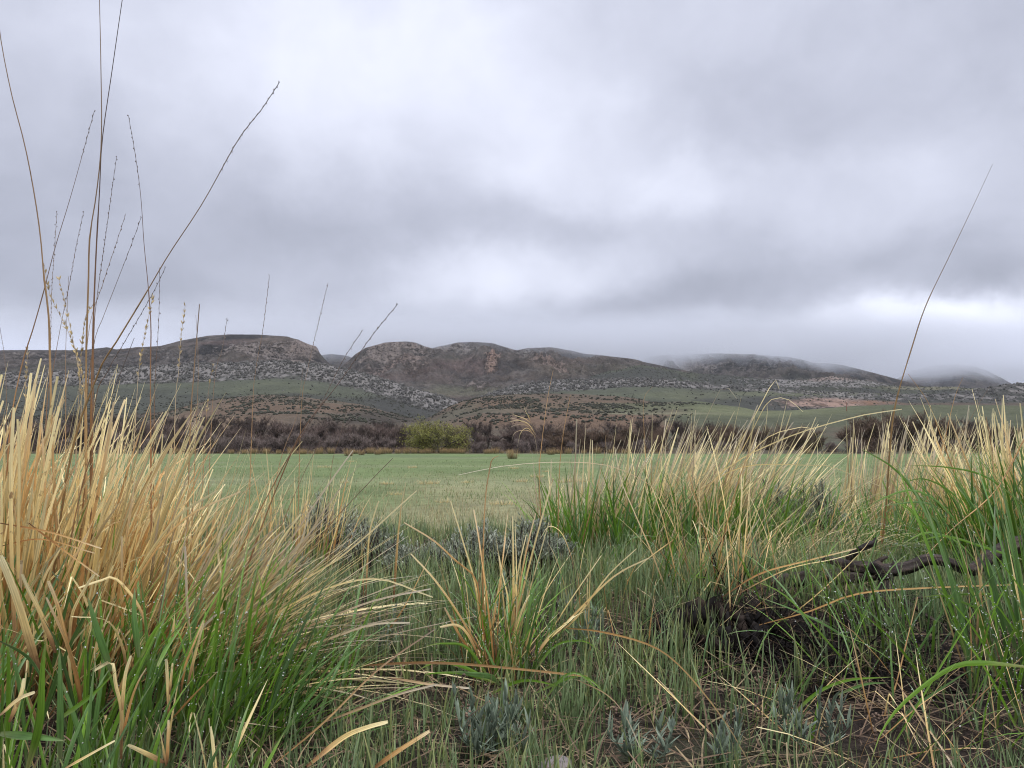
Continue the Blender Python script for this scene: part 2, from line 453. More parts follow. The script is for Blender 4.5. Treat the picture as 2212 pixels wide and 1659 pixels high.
# terrain material: large zones come from the vertex attribute `soil` (land colour, with gully shade painted in on the mesas), fine grain from noise
def terrain_mat(name, grains, bump_d, rocks=0.0, rough=0.95, rscale=0.05, rock_c=((.014, .013, .014), (.19, .178, .168)), spot=None):
    mt, N = new_mat(name)
    tcn = N.n('ShaderNodeTexCoord')
    P = tcn.outputs['Object']
    at_ = N.n('ShaderNodeAttribute', attribute_name='soil')
    c = at_.outputs['Color']
    h = None
    for g, amp in grains:
        nz = N.noise(P, g, 5, 0.62)
        k = N.lin(nz, 0.28, 0.72, 1 - amp, 1 + amp)
        cs = N.vm('SCALE', c); N.set(cs.inputs['Scale'], k)
        c = cs.outputs[0]
        h = nz if h is None else N.m('ADD', N.m('MULTIPLY', h, 2.0), nz)
    if rocks > 0:
        rk = N.n('ShaderNodeAttribute', attribute_name='rock')
        st = N.vm('MULTIPLY', P, (1.0, 0.6, 1.6)).outputs[0]
        r1 = N.noise(st, rscale, 9, 0.72, 0.5)
        vo = N.n('ShaderNodeTexVoronoi', ins={'Vector': st, 'Scale': rscale * 3.0})
        r2 = N.m('ADD', N.m('MULTIPLY', r1, 0.7), N.m('MULTIPLY', vo.outputs['Distance'], 0.45))
        sp = N.n('ShaderNodeSeparateXYZ', ins={0: rk.outputs['Vector']})
        rc = N.ramp(r2, [(.40, rock_c[0]), (.50, tuple(x * .55 for x in rock_c[1])), (.58, rock_c[1])])  # near-black end stands in for shade in the rock crevices
        thr = N.m('SUBTRACT', 0.80, N.m('MULTIPLY', sp.outputs[0], 0.45))
        fac = N.smooth(r1, N.m('SUBTRACT', thr, 0.07), N.m('ADD', thr, 0.07))
        rc = N.mix(sp.outputs[1], rc, N.ramp(r2, [(.40, (.06, .04, .04)), (.58, (.27, .185, .145))]))
        c = N.mix(N.m('MULTIPLY', fac, rocks), c, rc)
        h = N.m('ADD', h, N.m('MULTIPLY', N.m('MULTIPLY', r2, fac), 4.0))
    return finish(mt, N, c, rough=rough, bump=h, bump_str=0.8, bump_dist=bump_d, spec=0.15)
# ================================================================== LAND
def curve_s(pts, u):
    """picture curve [(x,y)...] -> slope for every column u"""
    pts = np.array(pts, float)
    x = 1106 + F * u
    for _ in range(3):
        y = np.interp(x, pts[:, 0], pts[:, 1])
        sy = (829.5 - y) / F
        x = 1106 + F * u * (CP - sy * SP)
    k = np.hanning(9); k /= k.sum()
    y = np.convolve(np.pad(y, 4, mode='edge'), k, mode='valid')
    sy = (829.5 - y) / F
    return (SP + sy * CP) / (CP - sy * SP)
def grid_faces(nr, nc):
    i = np.arange(nr * nc).reshape(nr, nc)
    return np.stack([i[:-1, :-1], i[:-1, 1:], i[1:, 1:], i[1:, :-1]], -1).reshape(-1, 4)
def land(name, U, rows, lines, disp, soil, rock=None, mat=None, craggy=0.0):
    """a real hillside: columns fan out from the valley, rows run away into the distance"""
    nr, nc = len(rows), len(U)
    Z = np.zeros((nr, nc))
    LY = np.array([l[0] for l in lines], float)
    LZ = []
    for (Y, kind, cv_) in lines:
        if kind == 'z': LZ.append(np.full(nc, float(cv_)))
        else: LZ.append(EYE + curve_s(cv_, U) * Y)
    LZ = np.array(LZ)
    for r, Y in enumerate(rows):
        i = min(max(np.searchsorted(LY, Y, side='right') - 1, 0), len(LY) - 2)
        t = np.clip((Y - LY[i]) / (LY[i + 1] - LY[i]), 0, 1)
        t = 0.45 * t + 0.55 * (t * t * (3 - 2 * t))
        Z[r] = LZ[i] * (1 - t) + LZ[i + 1] * t
    Yg = np.repeat(np.asarray(rows, float)[:, None], nc, 1)
    Xg = U[None, :] * Yg
    if rock is not None:
        q0, q1 = proj(np.stack([Xg, Yg, Z], -1)); RK = rock(Xg, Yg, Z, q0, q1)
        crag = ridged(Xg / 13 + 3, (Yg + Z * 2.2) / 9, 911, 4) - .55
        Z = Z + RK[..., 0] ** 1.5 * crag * craggy * (1 - .93 * sstep(Yg, LY[-3] - 170, LY[-3] - 20))
    Z = Z + disp(Xg, Yg, Z)
    if craggy:
        kc = list(LY).index(LY[-3]); sc_ = (LZ[kc] - EYE) / LY[kc]
        cap = EYE + (sc_[None, :] + .0012 * fbm(Xg / 30, Yg / 400, 77)) * Yg
        Z = np.where(Yg < LY[kc] + 5, np.minimum(Z, cap), Z)
    V = np.stack([Xg, Yg, Z], -1)
    pxx, pyy = proj(V)
    C = soil(Xg, Yg, Z, pxx, pyy) * np.array([.69, .71, .70])
    attrs = {'soil': C.reshape(-1, 3)}
    if rock is not None:
        attrs['rock'] = RK.reshape(-1, 3)
    o = mesh(name, V.reshape(-1, 3), [grid_faces(nr, nc)], mat, None, attrs)
    tag(o, kind='structure')
    return V, pxx, pyy
def rgb(*c): return np.array(c, float)
def mixc(a, b, k): return a * (1 - k[..., None]) + b * k[..., None]
def spotm(px, py, cx, cy, rx, ry, n=0, soft=0.5):
    r = np.sqrt(((px - cx) / rx) ** 2 + ((py - cy) / ry) ** 2) + n
    return 1 - sstep(r, 1 - soft, 1 + soft)
def full(shape, c): return np.broadcast_to(c, shape + (3,)).copy()
def sampler(V, U, rows):
    """height lookup on a land patch"""
    rows = np.asarray(rows, float)
    def f(X, Y):
        u = X / Y
        j = np.clip(np.interp(u, U, np.arange(len(U))), 0, len(U) - 1.001)
        i = np.clip(np.interp(Y, rows, np.arange(len(rows))), 0, len(rows) - 1.001)
        i0 = i.astype(int); j0 = j.astype(int); fi = i - i0; fj = j - j0
        Z = V[..., 2]
        return (Z[i0, j0] * (1 - fi) * (1 - fj) + Z[i0 + 1, j0] * fi * (1 - fj) + Z[i0, j0 + 1] * (1 - fi) * fj + Z[i0 + 1, j0 + 1] * fi * fj)
    return f
rng = np.random.default_rng(11)

# ---------------- near ground on the bank, and the field below it
FIELD = -1.1
def bank_z(X, Y):
    edge = 4.35 + 0.32 * np.clip(X, 0, 3) + 0.25 * fbm(X * 0.6, Y * 0.3, 3)
    k = sstep(Y, edge, edge + 4.2)
    z = 0.035 * fbm(X * 1.3, Y * 1.3, 5, 4) + 0.02 * fbm(X * 7, Y * 7, 8, 3)
    # raised mound under the burnt crown and the right hand clumps
    z = z + 0.07 * np.exp(-((X - 0.75) / .5) ** 2 - ((Y - 2.6) / .5) ** 2) + 0.05 * np.exp(-((X - 1.6) / .5) ** 2 - ((Y - 2.5) / .6) ** 2)
    return z * (1 - k) + k * (FIELD + 0.05 * fbm(X * 0.12, Y * 0.06, 9, 3))
def axis(fine, step, far, grow=1.12):
    a = list(np.arange(0, fine, step)); s = step
    while a[-1] < far:
        s *= grow; a.append(a[-1] + s)
    return np.array(a)
ax = axis(5, 0.04, 5200); ax = np.concatenate([-ax[::-1], ax[1:]])
gy = np.concatenate([-axis(0.4, 0.1, 3000, 1.3)[::-1][:-1], np.arange(0, 9.01, 0.045)])
def sheet(name, xs, ys, soil, mat):
    Yg, Xg = np.meshgrid(ys, xs, indexing='ij')
    Z = bank_z(Xg, Yg)
    V = np.stack([Xg, Yg, Z], -1)
    o = mesh(name, V.reshape(-1, 3), [grid_faces(len(ys), len(xs))], mat, None, {'soil': soil(Xg, Yg).reshape(-1, 3)})
    return tag(o, kind='structure')
def soil_bank(X, Y):
    c = full(X.shape, rgb(.055, .04, .032))
    c = mixc(c, rgb(.10, .072, .052), sstep(fbm(X * 2, Y * 2, 21), -.1, .5))
    c = mixc(c, rgb(.07, .085, .04), sstep(fbm(X * .9, Y * .9, 22), .0, .5) * .5)
    c = mixc(c, rgb(.010, .008, .007), .92 * np.exp(-((X - .70) / .34) ** 2 - ((Y - 2.02) / .36) ** 2))
    c = mixc(c, rgb(.17, .20, .10), sstep(Y, 4.6, 6.5))
    return c
def soil_field(X, Y):
    c = full(X.shape, rgb(.118, .17, .065))
    st = sstep(fbm(X * .12, Y * .05, 31), -.5, .3) * (1 - sstep(Y, 20, 50)) * .9 + .15
    c = mixc(c, rgb(.27, .25, .14), np.clip(st, 0, 1) * .95)
    c = mixc(c, rgb(.11, .15, .072), sstep(fbm(X * .05, Y * .03, 33), .0, .5) * .6)
    c = mixc(c, rgb(.13, .20, .07), sstep(fbm(X * .02, Y * .05, 34), .1, .4) * sstep(Y, 70, 100) * .7)
    c = mixc(c, rgb(.19, .21, .11), sstep(fbm(X * .03, Y * .09, 36), .1, .5) * .6)
    return c
m_ground = terrain_mat('soil', [(14, .55), (60, .5), (240, .45)], 0.02)
m_field = terrain_mat('turf', [(.12, .12), (.5, .16), (2.5, .22), (16, .25)], 0.08)
sheet('ground', ax, gy, soil_bank, m_ground)
fy = 9.0 + axis(30, 0.25, 190, 1.05)
sheet('field', ax, fy, soil_field, m_field)

UU = np.linspace(-0.86, 0.86, 1500)
# ---------------- foothills in front (red soil knolls, green pasture on the right)
CR_F = [(-400, 905), (0, 897), (200, 900), (340, 893), (450, 868), (560, 857), (640, 859), (720, 866), (800, 882), (870, 903), (912, 913), (935, 903),
        (960, 888), (1000, 871), (1050, 861), (1130, 856), (1233, 856), (1335, 861), (1400, 872), (1430, 873), (1495, 868), (1562, 876), (1645, 889),
        (1750, 886), (1850, 881), (2000, 879), (2212, 880), (2700, 878)]
MID_F = [(-400, 940), (0, 935), (340, 925), (450, 905), (560, 893), (700, 895), (800, 908), (870, 925), (912, 932), (960, 918), (1050, 895), (1233, 885), (1335, 890), (1436, 898),
         (1495, 893), (1562, 893), (1645, 899), (1750, 903), (1850, 902), (2000, 905), (2212, 905), (2700, 905)]
rowsF = np.concatenate([np.linspace(126, 200, 40), np.linspace(202, 400, 150), np.linspace(403, 520, 30)])
def dispF(X, Y, Z):
    a = sstep(Y, 130, 230) * (1 - sstep(Y, 370, 385) * .6)
    return a * (1.6 * fbm(X / 45, Y / 45, 41) + 0.5 * fbm(X / 9, Y / 9, 42)) - .8 * a * ridged(X / 60, Y / 120, 43) * (1 - sstep(Y, 330, 370)) + a * .5
def soilF(X, Y, Z, px, py):
    n = fbm(X / 30, Y / 30, 51); n2 = fbm(X / 12, Y / 12, 52)
    c = full(X.shape, rgb(.14, .105, .078))                                    # brown soil with thin grass
    c = mixc(c, rgb(.13, .12, .085), sstep(n, -.1, .35) * .7)
    red = np.maximum(spotm(px, py, 1300, 912, 260, 16, n * .7), spotm(px, py, 1180, 880, 200, 14, n * .9) * .6)
    red = np.maximum(red, spotm(px, py, 600, 880, 150, 14, n * .8) * .55)
    red = np.maximum(red, spotm(px, py, 440, 900, 110, 14, n * .7) * .6)
    c = mixc(c, rgb(.20, .125, .083), red * .75)
    c = mixc(c, rgb(.27, .19, .13), spotm(px, py, 420, 915, 130, 14, n * .8) * .7)
    g = sstep(px, 1240 + 60 * n, 1330 + 60 * n) * sstep(895 - py + 10 * n, -5, 12) * sstep(py, 868, 874)
    c = mixc(c, rgb(.13, .135, .08), g * .9)
    g2 = sstep(px + 80 * n, 1420, 1520)
    c = mixc(c, rgb(.115, .122, .072), g2)
    c = mixc(c, rgb(.17, .178, .098), g2 * spotm(px, py, 1560, 888, 240, 11, n * .5))
    c = mixc(c, rgb(.11, .115, .075), g2 * sstep(py, 896, 908) * .8)
    c = mixc(c, rgb(.15, .115, .085), g2 * sstep(py, 915, 935) * sstep(n2, -.4, .4))
    c = mixc(c, rgb(.23, .22, .14), spotm(px, py, 1440, 893, 130, 2.5, n2 * .4) * .7)
    c = mixc(c, rgb(.055, .05, .04), (1 - sstep(px, 250, 420)) * .75)
    c = mixc(c, rgb(.05, .045, .038), spotm(px, py, 830, 905, 90, 12, n) * .7)
    return c
m_foot = terrain_mat('hill_soil', [(.12, .2), (.9, .25), (5, .2)], 0.35)
VF, _, _ = land('foothills', UU, rowsF, [(126, 'z', FIELD), (170, 'z', .9), (270, 's', MID_F), (375, 's', CR_F), (450, 'z', 4), (520, 'z', -2)],
                dispF, soilF, None, m_foot)
hF = sampler(VF, UU, rowsF)

# ---------------- long slope with the rock rib
BOT_B = [(-400, 845), (0, 840), (340, 830), (475, 820), (610, 820), (691, 826), (760, 840), (827, 858), (926, 888), (985, 893), (1030, 868), (1110, 853), (1200, 846), (1335, 837),
         (1440, 838), (1600, 845), (1760, 858), (1900, 862), (2212, 868), (2700, 868)]
CR_B = [(-400, 812), (0, 806), (172, 799), (339, 791), (475, 784), (610, 781), (700, 789), (749, 799), (827, 821), (894, 841), (962, 858), (1000, 872), (1043, 858), (1064, 848),
        (1115, 831), (1200, 822), (1335, 819), (1440, 822), (1520, 828), (1600, 836), (1760, 846), (1900, 849), (2030, 852), (2100, 846), (2150, 836), (2185, 829), (2230, 826), (2700, 815)]
rowsB = np.concatenate([np.linspace(440, 600, 70), np.linspace(602, 720, 110), np.linspace(725, 900, 30)])
def dispB(X, Y, Z):
    a = sstep(Y, 450, 520)
    b = np.exp(-((Y - 665) / 32) ** 2)
    return a * (2.2 * fbm(X / 60, Y / 60, 61) + .7 * fbm(X / 14, Y / 14, 62)) * (1 - .6 * b) + b * 1.6 * (ridged(X / 6, Y / 6, 63) - .5)
def soilB(X, Y, Z, px, py):
    n = fbm(X / 50, Y / 50, 71); n2 = fbm(X / 15, Y / 15, 72)
    c = full(X.shape, rgb(.098, .104, .072))
    c = mixc(c, rgb(.11, .116, .075), sstep(n, 0, .4))
    left = 1 - sstep(px, 980, 1010)
    c = mixc(c, rgb(.065, .064, .055), left * sstep(py + 14 * n, 850, 862) * .85)
    c = mixc(c, rgb(.08, .083, .066), (1 - sstep(px, 350, 520)) * sstep(py + 10 * n, 832, 845) * .8)
    c = mixc(c, rgb(.058, .056, .052), spotm(px, py, 880, 880, 90, 22, n) * .8)
    c = mixc(c, rgb(.06, .058, .055), sstep(px + 120 * n, 1480, 1640) * .85)
    c = mixc(c, rgb(.145, .15, .09), spotm(px, py, 1760, 850, 170, 7, n2 * .5) * .9)
    c = mixc(c, rgb(.14, .145, .09), spotm(px, py, 1500, 853, 150, 8, n2 * .5) * .6)
    c = mixc(c, rgb(.30, .17, .11), spotm(px, py, 1860, 872, 75, 7, n2 * .5) * .95)
    c = mixc(c, rgb(.24, .15, .115), spotm(px, py, 1770, 868, 80, 7, n2 * .6) * .7)
    c = mixc(c, rgb(.16, .11, .08), spotm(px, py, 2060, 875, 200, 5, n2 * .4) * .6)
    rib = np.exp(-((Y - 665) / 30) ** 2)
    c = mixc(c, rgb(.085, .08, .076), rib * (1 - sstep(px, 1500, 1700)) * .8)
    return c
def rockB(X, Y, Z, px, py):
    rib = np.exp(-((Y - 665) / 30) ** 2) * (1 - sstep(px, 1440, 1640) * .6)
    r = rib * .75 + .16 + .25 * sstep(px, 1500, 1700)
    pk = spotm(px, py, 1780, 870, 110, 10, 0)
    return np.stack([np.clip(r + pk * .4, 0, 1), np.clip(pk, 0, 1), 0 * r], -1)
m_rib = terrain_mat('slope_soil', [(.06, .2), (.5, .3), (2.5, .25)], 0.6, rocks=.9, rscale=.09)
VB, _, _ = land('rocky_slope', UU, rowsB, [(440, 'z', 0), (520, 's', [(x, y + 45) for x, y in BOT_B]), (640, 's', BOT_B), (680, 's', CR_B), (760, 's', [(x, y + 10) for x, y in CR_B]), (900, 'z', 20)],
                dispB, soilB, rockB, m_rib)
hB = sampler(VB, UU, rowsB)

# ---------------- dark bench behind the rib on the right
UC = np.linspace(0.05, 0.86, 800)
CR_C = [(1130, 850), (1200, 833), (1300, 808), (1385, 791), (1440, 799), (1495, 807), (1645, 818), (1739, 822), (1795, 815), (1870, 824), (1945, 834), (2030, 836), (2095, 838), (2181, 838), (2700, 838)]
rowsC = np.concatenate([np.linspace(760, 1000, 100), np.linspace(1005, 1150, 20)])
def dispC(X, Y, Z): return 2.5 * fbm(X / 70, Y / 70, 81) + 1.2 * fbm(X / 15, Y / 15, 82) + 4 * np.exp(-((X / Y - .41) / .05) ** 2 - ((Y - 900) / 60) ** 2) * ridged(X / 14, Y / 14, 83)
def soilC(X, Y, Z, px, py):
    n = fbm(X / 50, Y / 50, 84); n2 = fbm(X / 20, Y / 20, 85)
    c = full(X.shape, rgb(.06, .06, .052))
    c = mixc(c, rgb(.075, .078, .055), sstep(n, 0, .4))
    c = mixc(c, rgb(.22, .20, .13), spotm(px, py, 2010, 838, 110, 4, n2 * .6) * .7)
    c = mixc(c, rgb(.13, .10, .09), spotm(px, py, 1795, 818, 60, 9, n2 * .6) * .7)
    return c
def rockC(X, Y, Z, px, py):
    r = .3 + .6 * spotm(px, py, 1790, 826, 180, 14, 0, .6)
    return np.stack([r, .5 * spotm(px, py, 1795, 818, 60, 9), 0 * r], -1)
VC, _, _ = land('dark_bench', UC, rowsC, [(760, 'z', 10), (850, 's', [(x, y + 22) for x, y in CR_C]), (960, 's', CR_C), (1150, 'z', 30)], dispC, soilC, rockC, m_rib)
hC = sampler(VC, UC, rowsC)

# ---------------- mesas
def mesa_disp(a1, a2, seed, Y0, Y1, gul=1.0):
    def f(X, Y, Z):
        k = sstep(Y, Y0, Y0 + .25 * (Y1 - Y0)) * (1 - sstep(Y, Y1 - 190, Y1 - 10) * .92)
        wv = 40 * fbm(X / 160, Y / 160, seed + 5)
        g = ridged((X + wv) / 130, Y / 330, seed, 4)
        g2 = ridged((X + wv) / 34, Y / 60, seed + 1, 5)
        st = np.sin(Z / 7.0 + 2 * fbm(X / 90, Y / 90, seed + 3)) * 3.0
        return k * (gul * a1 * (g - .62) + a2 * (g2 - .55) + 2.2 * fbm(X / 9, Y / 9, seed + 2) + st)
    return f
def mesa_soil_shade(seed, warm):
    def f(X, Y, Z, px, py):
        n = fbm(X / 90, Z / 22, seed); n2 = fbm(X / 30, Z / 10, seed + 1); n3 = fbm(X / 60, Y / 60, seed + 2)
        c = full(X.shape, rgb(.062, .052, .049))
        c = mixc(c, rgb(.085, .066, .057), sstep(n3, -.1, .4))
        c = mixc(c, rgb(.07, .073, .053), sstep(n, .1, .5) * .6)
        c = mixc(c, rgb(.045, .042, .042), sstep(n2, .05, .45) * .7)
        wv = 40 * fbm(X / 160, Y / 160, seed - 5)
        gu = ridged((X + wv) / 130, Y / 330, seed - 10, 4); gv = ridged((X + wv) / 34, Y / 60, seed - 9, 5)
        c = mixc(c, rgb(.02, .019, .021), sstep(-(gu + .5 * gv), -.92, -.76) * .88)      # gully shade painted into the soil colour
        c = mixc(c, rgb(.125, .105, .095), sstep(gv, .62, .78) * .7)  # rib crests painted paler so the relief reads in flat light
        for (cx_, cy_, rx, ry, kk, col) in warm:
            c = mixc(c, rgb(*col), spotm(px, py, cx_, cy_, rx, ry, n2 * .7) * kk)
        return c
    return f
def mesa_rock(Yt, spots_):
    def f(X, Y, Z, px, py):
        r = .33 + 0 * X; pk = 0 * X
        for (cx_, cy_, rx, ry, k, p) in spots_:
            s_ = spotm(px, py, cx_, cy_, rx, ry, .4 * fbm(X / 40, Y / 40, 5), .6)
            r = np.maximum(r, s_ * k); pk = np.maximum(pk, s_ * p)
        return np.stack([r, pk, 0 * r], -1)
    return f
m_mesa = terrain_mat('mesa_rock', [(.025, .25), (.12, .45), (.5, .4)], 2.2, rocks=.92, rscale=.085)
CR_L = [(-500, 765), (0, 757), (180, 757), (215, 752), (232, 750), (250, 755), (300, 750), (345, 748), (395, 735), (450, 725), (500, 722), (560, 722), (620, 726), (645, 733), (665, 743), (684, 748),
        (692, 765), (712, 786), (760, 812), (800, 838), (850, 860)]
UL = np.linspace(-0.86, -0.12, 900)
rowsL = np.concatenate([np.linspace(780, 960, 60), np.linspace(964, 1215, 110), np.linspace(1220, 1500, 30)])
BASE_L = [(-500, 835), (0, 832), (300, 826), (500, 815), (700, 825), (850, 870)]
CL_L = [(-500, 795), (0, 792), (200, 790), (350, 786), (450, 768), (640, 766), (690, 785), (712, 800), (760, 830), (850, 865)]
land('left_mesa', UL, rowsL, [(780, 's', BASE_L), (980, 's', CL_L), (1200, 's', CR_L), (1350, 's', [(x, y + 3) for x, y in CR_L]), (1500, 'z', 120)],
     mesa_disp(26, 14, 101, 820, 1200), mesa_soil_shade(111, [(500, 740, 90, 7, .6, (.13, .09, .08)), (600, 738, 60, 10, .6, (.12, .09, .07)), (640, 765, 40, 10, .5, (.14, .11, .10))]),
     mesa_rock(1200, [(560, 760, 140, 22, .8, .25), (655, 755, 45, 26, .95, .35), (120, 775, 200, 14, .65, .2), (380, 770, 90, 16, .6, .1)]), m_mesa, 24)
CR_M = [(560, 880), (650, 858), (700, 828), (735, 795), (752, 780), (768, 765), (790, 752), (830, 741), (850, 739), (880, 738), (900, 741), (918, 749), (934, 753), (952, 748), (990, 740), (1030, 739), (1065, 742), (1100, 752), (1116, 757),
        (1140, 752), (1190, 750), (1235, 757), (1262, 764), (1300, 768), (1360, 775), (1420, 789), (1480, 801), (1560, 816), (1650, 832), (1800, 865)]
UM = np.linspace(-0.34, 0.44, 1050)
rowsM = np.concatenate([np.linspace(760, 1000, 70), np.linspace(1004, 1460, 150), np.linspace(1466, 1750, 25)])
BASE_M = [(560, 875), (800, 872), (900, 872), (1000, 872), (1100, 866), (1200, 850), (1400, 845), (1800, 872)]
MID_M = [(560, 880), (700, 860), (750, 825), (850, 800), (950, 808), (1000, 818), (1060, 800), (1120, 812), (1190, 800), (1300, 806), (1420, 818), (1800, 868)]
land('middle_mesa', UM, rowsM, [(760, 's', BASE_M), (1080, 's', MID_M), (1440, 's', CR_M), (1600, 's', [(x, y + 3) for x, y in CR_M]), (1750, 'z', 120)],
     mesa_disp(60, 24, 131, 820, 1440), mesa_soil_shade(141, [(1000, 790, 90, 16, .55, (.13, .085, .078)), (860, 770, 50, 10, .5, (.17, .12, .10)), (1040, 845, 140, 10, .6, (.13, .125, .085)),
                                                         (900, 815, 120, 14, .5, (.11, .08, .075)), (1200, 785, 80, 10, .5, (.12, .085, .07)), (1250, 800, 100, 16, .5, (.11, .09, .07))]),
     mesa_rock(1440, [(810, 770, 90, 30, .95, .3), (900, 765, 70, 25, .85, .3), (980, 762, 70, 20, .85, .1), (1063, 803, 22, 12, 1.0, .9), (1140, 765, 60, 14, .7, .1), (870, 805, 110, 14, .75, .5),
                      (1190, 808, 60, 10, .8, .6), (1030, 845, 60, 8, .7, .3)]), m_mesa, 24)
CR_R = [(1250, 830), (1370, 800), (1388, 780), (1400, 772), (1430, 767), (1500, 765), (1560, 764), (1640, 766), (1700, 770), (1730, 776), (1752, 783), (1790, 785), (1820, 789), (1850, 796), (1885, 805), (1920, 815), (1960, 826), (2100, 860)]
UR = np.linspace(0.08, 0.62, 800)
rowsR = np.concatenate([np.linspace(1100, 1400, 60), np.linspace(1405, 1950, 130), np.linspace(1960, 2300, 25)])
land('right_mesa', UR, rowsR, [(1100, 's', [(0, 845), (2600, 845)]), (1450, 's', [(1250, 850), (1400, 815), (1700, 812), (1850, 825), (2100, 860)]), (1920, 's', CR_R), (2080, 's', [(x, y + 3) for x, y in CR_R]), (2300, 'z', 150)],
     mesa_disp(48, 22, 151, 1200, 1920), mesa_soil_shade(161, []), mesa_rock(1920, [(1480, 785, 90, 14, .85, .2), (1640, 783, 100, 12, .6, .1), (1400, 800, 60, 20, .6, .1)]), m_mesa, 24)
UG = np.linspace(-0.36, -0.12, 260)
land('gap_ridge', UG, np.linspace(1560, 1950, 90), [(1560, 's', [(0, 850), (2600, 850)]), (1750, 's', [(500, 800), (600, 785), (680, 768), (715, 764), (750, 768), (800, 790), (900, 840)]), (1800, 's', [(500, 803), (600, 788), (680, 771), (715, 767), (750, 771), (800, 793), (900, 843)]), (1880, 'z', 120), (1950, 'z', 100)],
     mesa_disp(20, 12, 191, 1580, 1750), mesa_soil_shade(201, []), mesa_rock(1750, []), m_mesa)
UD = np.linspace(-0.40, 0.86, 900)
rowsD = np.concatenate([np.linspace(1900, 2600, 90), np.linspace(2620, 3200, 20)])
CR_D = [(400, 800), (600, 795), (680, 772), (740, 768), (790, 800), (900, 850), (1700, 850), (1880, 842), (1930, 822), (1970, 800), (2010, 790), (2060, 786), (2105, 790), (2130, 800), (2155, 813), (2178, 826), (2230, 850), (2700, 860)]
land('far_mesa', UD, rowsD, [(1900, 's', [(0, 860), (2600, 860)]), (2550, 's', CR_D), (2700, 's', [(x, y + 3) for x, y in CR_D]), (3200, 'z', 100)],
     mesa_disp(30, 14, 171, 1950, 2550), mesa_soil_shade(181, []), mesa_rock(2550, []), m_mesa, 24)

# ---------------- low cloud lying on the mesa tops
mt, N = new_mat('low_cloud')
tcn = N.n('ShaderNodeTexCoord')
P = tcn.outputs['Object']
sp = N.n('ShaderNodeSeparateXYZ', ins={0: P})
n1 = N.noise(P, 0.0035, 5, 0.55)
n2 = N.noise(P, 0.012, 4, 0.55)
hh = N.m('ADD', sp.outputs[2], N.m('MULTIPLY', N.m('SUBTRACT', n1, 0.5), 220))
hh = N.m('ADD', hh, N.m('MULTIPLY', N.m('SUBTRACT', n2, 0.5), 110))
hh = N.m('ADD', hh, N.smooth(sp.outputs[0], -470, -150, -14, 46))
hh = N.m('SUBTRACT', hh, N.smooth(sp.outputs[0], 180, 520, 0, 34))
hh = N.m('SUBTRACT', hh, N.smooth(sp.outputs[0], 900, 1400, 0, 26))
dd = N.smooth(hh, 168, 224)
dd = N.m('MULTIPLY', dd, N.smooth(sp.outputs[1], 1220, 1480))
dd = N.m('MULTIPLY', dd, N.smooth(N.m('SUBTRACT', N.m('ADD', sp.outputs[2], N.m('MULTIPLY', N.m('SUBTRACT', n2, 0.5), 60)), N.m('MULTIPLY', sp.outputs[1], 0.06)), 195, 95))
dens = N.m('MULTIPLY', dd, N.smooth(sp.outputs[0], 500, 1000, 0.0085, 0.0050))
pv = N.n('ShaderNodeVolumePrincipled', ins={'Color': (.80, .825, .875, 1), 'Density': dens, 'Anisotropy': 0.0})
N.n('ShaderNodeOutputMaterial', ins={1: pv.outputs[0]})
def box(x0, x1, y0, y1, z0, z1):
    V = np.array([(x, y, z) for x in (x0, x1) for y in (y0, y1) for z in (z0, z1)], float)
    return V, np.array([(0, 1, 3, 2), (4, 6, 7, 5), (0, 4, 5, 1), (2, 3, 7, 6), (0, 2, 6, 4), (1, 5, 7, 3)])
V_, F_ = box(-2900, 2900, 1080, 3600, 130, 430)
o = mesh('low_cloud', V_, [F_], mt, smooth=False)
tag(o, 'low grey cloud resting on the mesa tops', 'cloud', kind='stuff')
mt, N = new_mat('haze')
pv = N.n('ShaderNodeVolumePrincipled', ins={'Color': (.90, .94, 1.0, 1), 'Density': 0.00005, 'Anisotropy': 0.0})
N.n('ShaderNodeOutputMaterial', ins={1: pv.outputs[0]})
V_, F_ = box(-5400, 5400, -3100, 3300, -4, 300)
o = mesh('haze', V_, [F_], mt, smooth=False)
tag(o, 'thin damp air between the field and the mesas', 'haze', kind='stuff')
#@@HILLOBJ
# ================================================================== THINGS ON THE HILLS
def ico(sub=1):
    t = (1 + 5 ** .5) / 2
    V = [(-1, t, 0), (1, t, 0), (-1, -t, 0), (1, -t, 0), (0, -1, t), (0, 1, t), (0, -1, -t), (0, 1, -t), (t, 0, -1), (t, 0, 1), (-t, 0, -1), (-t, 0, 1)]
    Fc = [(0, 11, 5), (0, 5, 1), (0, 1, 7), (0, 7, 10), (0, 10, 11), (1, 5, 9), (5, 11, 4), (11, 10, 2), (10, 7, 6), (7, 1, 8),
          (3, 9, 4), (3, 4, 2), (3, 2, 6), (3, 6, 8), (3, 8, 9), (4, 9, 5), (2, 4, 11), (6, 2, 10), (8, 6, 7), (9, 8, 1)]
    V = [list(np.array(v) / np.linalg.norm(v)) for v in V]
    for _ in range(sub):
        cache = {}; nf = []
        def mid(a, b):
            k = (min(a, b), max(a, b))
            if k not in cache:
                m_ = (np.array(V[a]) + np.array(V[b])); V.append(list(m_ / np.linalg.norm(m_))); cache[k] = len(V) - 1
            return cache[k]
        for a, b, c in Fc:
            x, y, z = mid(a, b), mid(b, c), mid(c, a)
            nf += [(a, x, z), (b, y, x), (c, z, y), (x, y, z)]
        Fc = nf
    return np.array(V), np.array(Fc)
IV0, IF0 = ico(0); IV1, IF1 = ico(1)
